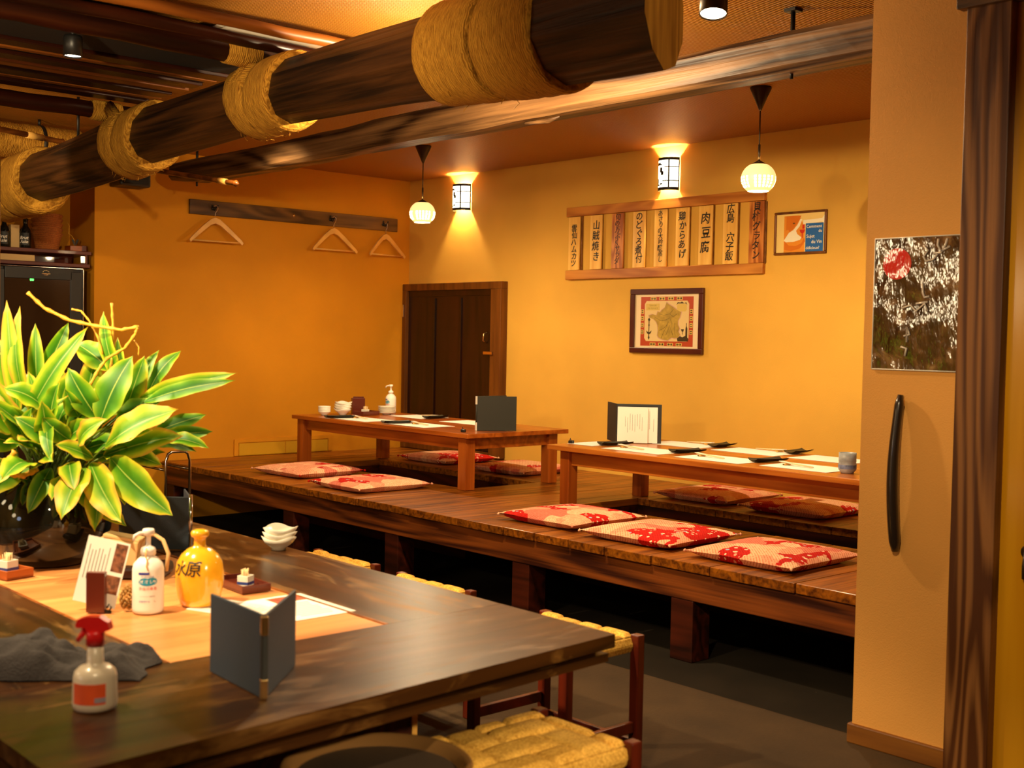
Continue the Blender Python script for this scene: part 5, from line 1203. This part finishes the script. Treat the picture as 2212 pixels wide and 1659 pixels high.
# ------------------------------------------------------------------ leafy plant in a dark glass vase
def leaf_mat():
    m, nt, bs = new_mat('variegated_leaf'); L = nt.links.new
    uv = N(nt, 'ShaderNodeUVMap'); uv.uv_map = 'leaf'; oi = N(nt, 'ShaderNodeObjectInfo'); tc = N(nt, 'ShaderNodeTexCoord')
    sx = N(nt, 'ShaderNodeSeparateXYZ'); L(uv.outputs['UV'], sx.inputs['Vector'])
    ab = N(nt, 'ShaderNodeMath', operation='ABSOLUTE'); sb = N(nt, 'ShaderNodeMath', operation='SUBTRACT'); sb.inputs[1].default_value = 0.5
    L(sx.outputs['X'], sb.inputs[0]); L(sb.outputs[0], ab.inputs[0])
    n = N(nt, 'ShaderNodeTexNoise'); n.inputs['Scale'].default_value = 14; n.inputs['Detail'].default_value = 4; L(tc.outputs['Object'], n.inputs['Vector'])
    edge = N(nt, 'ShaderNodeMath', operation='MULTIPLY_ADD'); edge.inputs[1].default_value = 0.30; L(n.outputs['Fac'], edge.inputs[0]); L(ab.outputs[0], edge.inputs[2])
    tip = N(nt, 'ShaderNodeMath', operation='POWER'); tip.inputs[1].default_value = 5.0; L(sx.outputs['Y'], tip.inputs[0])
    e2 = N(nt, 'ShaderNodeMath', operation='MULTIPLY_ADD'); e2.inputs[1].default_value = 0.16; L(tip.outputs[0], e2.inputs[0]); L(edge.outputs[0], e2.inputs[2])
    rnd = N(nt, 'ShaderNodeMath', operation='MULTIPLY_ADD'); rnd.inputs[1].default_value = 0.28; rnd.inputs[2].default_value = -0.14; L(oi.outputs['Random'], rnd.inputs[0])
    e3 = N(nt, 'ShaderNodeMath', operation='ADD'); L(e2.outputs[0], e3.inputs[0]); L(rnd.outputs[0], e3.inputs[1])
    r = ramp(nt, [(0.12, hx('#2c6a0c')), (0.34, hx('#4f8a10')), (0.50, hx('#8aac1c')), (0.63, hx('#ccc42c')), (0.74, hx('#d8aa3c'))]); L(e3.outputs[0], r.inputs['Fac'])
    ve = N(nt, 'ShaderNodeMath', operation='LESS_THAN'); ve.inputs[1].default_value = 0.018; L(ab.outputs[0], ve.inputs[0])
    mx = N(nt, 'ShaderNodeMix', data_type='RGBA'); mx.inputs['B'].default_value = hx('#9fb54a'); L(ve.outputs[0], mx.inputs['Factor']); L(r.outputs['Color'], mx.inputs['A'])
    L(mx.outputs['Result'], bs.inputs['Base Color']); bs.inputs['Roughness'].default_value = 0.48; bs.inputs['Specular IOR Level'].default_value = 0.4
    tl = N(nt, 'ShaderNodeBsdfTranslucent'); L(mx.outputs['Result'], tl.inputs['Color'])
    ms = N(nt, 'ShaderNodeMixShader'); ms.inputs[0].default_value = 0.28; L(bs.outputs[0], ms.inputs[1]); L(tl.outputs[0], ms.inputs[2])
    L(ms.outputs[0], nt.nodes['Material Output'].inputs['Surface'])
    return m
LEAFM = leaf_mat()
pl = thing('potted_plant', 'large leafy plant with yellow-edged green leaves in a round dark glass vase', 'plant', (4.45, -4.69, ZT+EPS))
b = MB(); b.lathe([(0, 0), (.095, 0), (.110, .004), (.150, .040), (.178, .100), (.182, .145), (.170, .195), (.145, .232), (.128, .250), (.130, .262), (.124, .264), (.120, .250), (.140, .225), (.160, .180), (.10, .06), (0, .05)], 48); b.build('vase', M['dark_glass'], pl)
PB = Vector((4.45, -4.69, ZT+EPS))
def leaf(B, Tp, w, k):
    B, Tp = Vector(B), Vector(Tp); d = Tp-B; ln = d.length; t = d/ln
    rq = random.Random(k*13+1)
    nrm = Vector((0.62+rq.uniform(-.45, .45), -0.55+rq.uniform(-.45, .45), 0.55+rq.uniform(-.4, .5))); nrm = (nrm-t*nrm.dot(t)).normalized(); sd = t.cross(nrm)
    bend = rq.uniform(.05, .16)*ln; fold = rq.uniform(.10, .32); curl = rq.uniform(-.25, .25); twist = rq.uniform(-.35, .35)
    nu, nv = 8, 18; vs_, uvs, fs = [], [], []
    for j in range(nv+1):
        v = j/nv
        wd = w*0.5*(math.sin(PI*min(1, v**0.85))**0.75)*(1 if v < .9 else max(0.0, (1-v)/.1)**0.7) if 0 < v < 1 else 0.0
        wd = max(wd, 0.0022*(1-v))
        c = B+t*(ln*v)+nrm*(bend*math.sin(PI*v)-0.10*ln*curl*v*v+0.10*ln*curl*v)
        a = twist*(v-0.5); s2 = sd*math.cos(a)+nrm*math.sin(a); n2 = nrm*math.cos(a)-sd*math.sin(a)
        for i in range(nu+1):
            u = 2*i/nu-1
            rip = 0.05*w*math.sin(v*17+k)*abs(u)**2
            vs_.append(c+s2*(u*wd)+n2*(fold*abs(u)*wd+rip)-PB); uvs.append((i/nu, v))
    for j in range(nv):
        for i in range(nu): q = j*(nu+1)+i; fs.append((q, q+1, q+nu+2, q+nu+1))
    me = bpy.data.meshes.new('leaf'); me.from_pydata([tuple(p) for p in vs_], [], fs); me.update(); me.materials.append(LEAFM)
    lay = me.uv_layers.new(name='leaf')
    for p in me.polygons:
        p.use_smooth = True
        for li in p.loop_indices: lay.data[li].uv = uvs[me.loops[li].vertex_index]
    o = bpy.data.objects.new('leaf', me); C.objects.link(o); o.parent = pl
    # its stalk runs down into the vase
    root = PB+Vector((rq.uniform(-.06, .06), rq.uniform(-.06, .06), .20)); mid = (B+root)/2+Vector((rq.uniform(-.03, .03), rq.uniform(-.03, .03), rq.uniform(0, .05)))
    sb_ = MB(); pts = []
    for q in range(7):
        s = q/6; pts.append(root*(1-s)**2+mid*2*s*(1-s)+B*s*s-PB)
    sb_.tube(pts, [.0042-.0018*q/6 for q in range(7)], 6); sb_.build('stalk', STALK, o)
STALK = plain('green_stalk', (0.10, 0.16, 0.015, 1), 0.5, var=.3, vscale=30)
LEAVES=[
(4.365,-4.750,1.084,4.378,-4.791,1.433,0.055),
(4.383,-4.729,1.112,4.374,-4.751,1.416,0.050),
(4.350,-4.689,1.138,4.357,-4.698,1.366,0.048),
(4.328,-4.667,1.179,4.375,-4.603,1.371,0.057),
(4.434,-4.748,1.088,4.514,-4.599,1.358,0.061),
(4.520,-4.498,1.185,4.475,-4.535,1.407,0.056),
(4.504,-4.471,1.184,4.478,-4.492,1.328,0.043),
(4.525,-4.451,1.128,4.545,-4.389,1.291,0.049),
(4.529,-4.415,1.156,4.572,-4.328,1.290,0.052),
(4.605,-4.480,1.144,4.844,-4.285,1.229,0.055),
(4.643,-4.483,1.137,4.868,-4.304,1.208,0.049),
(4.597,-4.462,1.104,4.661,-4.387,1.167,0.056),
(4.606,-4.602,1.074,4.644,-4.519,1.275,0.099),
(4.579,-4.512,1.104,4.592,-4.457,1.274,0.070),
(4.584,-4.597,1.086,4.557,-4.678,1.237,0.079),
(4.465,-4.712,1.117,4.453,-4.827,1.175,0.081),
(4.638,-4.601,1.008,4.825,-4.461,1.124,0.112),
(4.590,-4.428,1.039,4.670,-4.291,1.095,0.051),
(4.619,-4.427,1.027,4.740,-4.306,1.049,0.050),
(4.657,-4.430,1.023,4.752,-4.325,1.000,0.050),
(4.600,-4.585,0.977,4.809,-4.438,1.048,0.094),
(4.653,-4.587,0.975,4.919,-4.523,0.833,0.109),
(4.632,-4.640,0.962,4.854,-4.642,0.814,0.093),
(4.643,-4.659,0.951,4.760,-4.776,0.822,0.089),
(4.581,-4.541,1.063,4.667,-4.442,1.138,0.083),
(4.430,-4.491,1.224,4.325,-4.558,1.305,0.087),
(4.512,-4.743,0.977,4.543,-4.855,1.026,0.074),
(4.530,-4.716,1.086,4.657,-4.762,0.971,0.044),
(4.536,-4.718,0.944,4.597,-4.807,0.823,0.058),
(4.578,-4.568,0.932,4.707,-4.657,0.771,0.079),
(4.526,-4.427,0.998,4.618,-4.296,0.976,0.049),
(4.406,-4.737,1.044,4.346,-4.838,1.223,0.069),
(4.377,-4.740,1.029,4.322,-4.870,1.140,0.077),
(4.389,-4.758,1.002,4.378,-4.888,1.048,0.076),
(4.360,-4.607,1.079,4.312,-4.618,1.279,0.058),
(4.377,-4.556,1.108,4.365,-4.515,1.280,0.072),
(4.589,-4.685,1.028,4.592,-4.767,1.098,0.066),
(4.627,-4.673,1.017,4.735,-4.637,1.097,0.066),
(4.542,-4.707,1.012,4.539,-4.826,1.097,0.066),
(4.616,-4.627,0.974,4.642,-4.746,1.022,0.061),
(4.611,-4.693,0.963,4.721,-4.724,0.897,0.065),
(4.576,-4.524,0.951,4.664,-4.505,0.875,0.060),
(4.468,-4.719,0.952,4.490,-4.847,0.881,0.080),
(4.398,-4.637,1.111,4.471,-4.624,1.226,0.070),
(4.283,-4.721,1.107,4.248,-4.792,1.333,0.071),
(4.561,-4.459,1.059,4.451,-4.500,1.182,0.072),
(4.352,-4.772,0.944,4.393,-4.879,0.913,0.081),
(4.535,-4.636,1.091,4.574,-4.693,1.176,0.054),
(4.641,-4.525,0.984,4.753,-4.476,0.957,0.054),
(4.488,-4.768,1.011,4.553,-4.779,1.123,0.053),
(4.582,-4.668,0.932,4.659,-4.765,0.867,0.065),
(4.577,-4.553,0.939,4.704,-4.567,0.843,0.062),
(4.254,-4.724,1.076,4.190,-4.786,1.246,0.063),
(4.441,-4.668,1.044,4.429,-4.746,1.225,0.063),
(4.660,-4.576,1.015,4.806,-4.531,1.065,0.058),
]
TWIGS=[
([(4.369,-4.725,1.457),(4.403,-4.689,1.412),(4.456,-4.633,1.376),(4.512,-4.571,1.360),(4.561,-4.517,1.350),(4.596,-4.478,1.361)],0.0055),
([(4.439,-4.619,1.410),(4.458,-4.598,1.405),(4.475,-4.581,1.377),(4.494,-4.563,1.332),(4.507,-4.551,1.276)],0.003),
([(4.509,-4.525,1.431),(4.515,-4.523,1.368),(4.518,-4.524,1.284),(4.514,-4.534,1.185)],0.004),
([(4.593,-4.481,1.358),(4.589,-4.486,1.338),(4.571,-4.510,1.296),(4.535,-4.551,1.263),(4.520,-4.570,1.228),(4.501,-4.594,1.171)],0.005),
([(4.569,-4.480,1.320),(4.580,-4.470,1.299),(4.580,-4.471,1.274)],0.002),
([(4.565,-4.832,1.000),(4.551,-4.850,0.966),(4.557,-4.845,0.934),(4.584,-4.815,0.931),(4.559,-4.767,0.943)],0.008),
]
for k_, q_ in enumerate(LEAVES): leaf(q_[0:3], q_[3:6], q_[6], k_)
rl = random.Random(77)
for k_ in range(42):
    az = rl.uniform(0, 2*PI); el = math.radians(rl.choice([rl.uniform(-25, 20), rl.uniform(10, 55), rl.uniform(45, 80)]))
    d_ = Vector((math.cos(az)*math.cos(el), math.sin(az)*math.cos(el), math.sin(el)))
    c_ = PB+Vector((0, 0, 0.30)); r0 = rl.uniform(0.06, 0.14); r1 = r0+rl.uniform(0.15, 0.25)
    leaf(c_+d_*r0, c_+d_*r1+Vector((0, 0, -0.04)), rl.uniform(0.055, 0.085), 100+k_)
for pts, r in TWIGS:
    b = MB(); P_ = [Vector(p)-PB for p in pts]; fine = []
    for a, c in zip(P_[:-1], P_[1:]):
        for s in range(5): fine.append(a+(c-a)*s/5)
    fine.append(P_[-1])
    b.tube(fine, [r*(1.25 if i % 3 == 0 else 0.85) for i in range(len(fine))], 7); b.build('twig', M['twig'], pl)

# ------------------------------------------------------------------ alcove at the left: shelves, fridge and what stands there
fr = thing('wine_fridge', 'tall black wine fridge with a dark glass door in the left alcove', 'fridge', (-0.21, -3.045, 0.001))
b = MB(); b.box((-0.012, 0, 0.878), (0.385, 0.60, 1.756), 0.004); b.build('cabinet', M['black'], fr)
b = MB()
for y, w in ((-0.262, .076), (0.251, .082)): b.box((0.198, y, 0.88), (0.034, w, 1.70), .003)
for z, h_ in ((0.055, .05), (1.712, .076)): b.box((0.198, 0, z), (0.034, 0.44, h_), .003)
b.build('door_frame', M['black'], fr)
b = MB(); b.box((0.196, -0.005, 0.88), (0.02, 0.43, 1.60)); b.build('door_glass', plain('fridge_glass', (0.045, 0.022, 0.010, 1), 0.08, coat=0.5), fr)
b = MB(); b.box((0.206, 0.2965, 0.88), (0.03, 0.008, 1.74), .002); b.box((0.206, -0.003, 1.7535), (0.03, 0.595, 0.005), .001); b.build('edge_trim', M['chrome'], fr)
b = MB(); write(b, '88', 0.026, T(0.2072, -0.045, 1.669) @ WALL_X, depth=0.0005, bold=0.0008); b.build('temperature_display', plain('green_led', (0.02, 0.3, 0.02, 1), .5, emis=((0.1, 1, 0.12, 1), 3.0)), fr)
b = MB()
for i in range(5):
    a = PI*(0.15+0.175*i); b.box((0.2157, 0.045+0.022*math.cos(a), 1.716+0.016*math.sin(a)), (.001, .003, .003))
b.box((0.2157, 0.045, 1.711), (.001, .055, .0025)); b.box((0.2157, 0.045, 1.703), (.001, .030, .0018)); b.build('emblem', M['brass'], fr)
sh = thing('alcove_shelf', 'two-tier dark red wooden shelf above the wine fridge', 'shelf', (-0.2, -3.4, 1.765))
b = MB(); b.box((0.004, 0, 0.012), (0.395, 1.40, 0.024), .003); b.build('shelf_board', M['lacquer'], sh)
b = MB(); b.box((0.004, 0, 0.098), (0.395, 1.42, 0.024), .003); b.build('shelf_board', M['lacquer'], sh)
b = MB(); b.box((-0.05, 0, 0.055), (0.02, 1.34, 0.061)); b.box((0.16, 0.676, 0.055), (0.06, 0.018, 0.061)); b.build('riser', M['lacquer'], sh)
b = MB(); b.box((0.185, 0.655, 0.055), (0.012, 0.035, 0.050), .003); item('metal_block', b, M['chrome'], 'small silver block between the two shelf boards', 'block', (-0.2, -3.4, 1.765))
b = MB(); b.box((0, 0, .020), (.002, .26, .040), 0, RY(-0.1)); item('cream_card', b, M['kraft'], 'long cream card leaning between the two shelf boards', 'card', (-0.02, -3.195, 1.791))
ZS = 1.876
bm_ = wood('orange_wicker', hx('#7a2f08'), hx('#d9772a'), 'X', .6, 60, 30, .2, 6, .1, .3)
def wicker():
    m, nt, bs = new_mat('orange_wicker'); L = nt.links.new
    tc = N(nt, 'ShaderNodeTexCoord')
    w = N(nt, 'ShaderNodeTexWave', bands_direction='Z'); w.inputs['Scale'].default_value = 55; w.inputs['Distortion'].default_value = 3; w.inputs['Detail'].default_value = 2; w.inputs['Detail Scale'].default_value = 6; L(tc.outputs['Object'], w.inputs['Vector'])
    r = ramp(nt, [(0.2, hx('#7a2c08')), (0.8, hx('#e38838'))]); L(w.outputs['Fac'], r.inputs['Fac']); L(r.outputs['Color'], bs.inputs['Base Color'])
    bp = N(nt, 'ShaderNodeBump'); bp.inputs['Strength'].default_value = .8; bp.inputs['Distance'].default_value = .004; L(w.outputs['Fac'], bp.inputs['Height']); L(bp.outputs['Normal'], bs.inputs['Normal']); bs.inputs['Roughness'].default_value = .55
    return m
WK = wicker()
bas = MB(); bas.lathe([(0, 0), (.070, 0), (.072, .004), (.090, .085), (.098, .100), (.101, .106), (.098, .112), (.092, .108), (.084, .085), (.068, .008), (0, .007)], 40)
bas.v = [(x*(1+.012*math.cos(16*math.atan2(y, x))), y*(1+.012*math.cos(16*math.atan2(y, x))), z) for x, y, z in bas.v]
BAS = bas.mesh('wicker_basket', WK)
for i in range(5):
    o = bpy.data.objects.new('wicker_basket', BAS); C.objects.link(o); o.location = (-0.105, -2.952, ZS+EPS+i*0.031); o.rotation_euler = (0, 0, .2*i)
    tag(o, 'orange wicker basket, %s of the five nested on the alcove shelf' % ['lowest', 'second lowest', 'middle', 'second highest', 'topmost'][i], 'basket', 'nested wicker baskets')
def bottle(y, label):
    t = thing('black_bottle', label, 'bottle', (-0.10, y, ZS+EPS))
    b = MB(); b.lathe([(0, 0), (.036, 0), (.038, .004), (.038, .105), (.034, .122), (.020, .142), (.015, .155), (.015, .185), (.017, .187), (.017, .196), (0, .196)], 24); b.build('bottle', M['dark_glass'], t)
    b = MB(); n = 10; v = [(.0386*math.cos(-.9+1.8*i/n-.6), .0386*math.sin(-.9+1.8*i/n-.6), z) for z in (.020, .100) for i in range(n+1)]; b.add(v, [(i, i+1, n+2+i, n+1+i) for i in range(n)], None, True); b.build('black_label', M['black_cover'], t)
    b = MB()
    for s, z in (('Brut', .068), ('Asie', .042)):
        v, f = glyphs(s, .030, 0.0, 'CENTER', .25, .0006); b.add([(.0392*math.cos(p[0]/.038-.6), .0392*math.sin(p[0]/.038-.6), z+p[1]) for p in v], f)
    b.build('lettering', M['paper'], t)
bottle(-3.098, 'black bottle with white script on its label, right against the wicker baskets')
bottle(-3.235, 'black bottle with white script at the far left of the alcove shelf')
b = MB(); b.box((0, 0, .0755), (.05, .055, .151), .001); item('kraft_box', b, M['kraft'], 'plain kraft box between the two black bottles', 'box', (-0.12, -3.165, ZS+EPS))
fp = thing('shelf_sprig', 'small dark sprig in a pale wooden block at the right end of the alcove shelf', 'plant', (-0.095, -2.765, ZS+EPS))
b = MB(); b.box((0, 0, .018), (.10, .105, .036), .003); b.build('block', M['table'], fp)
b = MB()
for s in (-1, 1): b.prism([(0, .036), (s*.012, .05), (s*.024, .075), (s*.018, .085), (s*.004, .07)], .002, WALL_X)
b.build('leaf', M['black'], fp)
b = MB(); b.tube([(0, -.01, .035), (0, -.005, .075), (0, -.02, .10), (0, -.045, .12), (0, -.04, .17), (0, -.06, .20)], .0022, 6); b.build('stem', M['twig'], fp)
b = MB(); b.box((0, 0, .02), (.10, .03, .04), .003); item('red_block', b, M['lacquer'], 'small dark red block at the very end of the alcove shelf', 'block', (-0.09, -2.722-.0, ZS+EPS))

pst = thing('timber_post', 'slim dark upright post at the very left edge of the picture', 'post', (1.885, -3.985, 0.0))
b = MB(); b.box((0, 0, 1.095), (0.06, 0.06, 2.19), .004); b.build('post', M['post'], pst)
ch = thing('chrome_stand', 'chrome wire stand with a looped end behind the plant', 'stand', (2.1, -3.2, 0.0))
for x in (0.335, -0.36):
    b = MB(); b.tube([(x, 0, 0.001), (x, 0, .70), (x, -.012, .735), (x, -.03, .745), (x, -.10, .745), (x, -.118, .735), (x, -.13, .70), (x, -.13, .001)], .0075, 10); b.build('end_loop', M['chrome'], ch)
for y in (0, -.13):
    b = MB(); b.tube([(-.36, y, .655), (.335, y, .655)], .0065, 8); b.build('rail', M['chrome'], ch)
b = MB(); b.tube([(-.36, 0, .12), (.335, 0, .12)], .006, 8); b.build('rail', M['chrome'], ch)
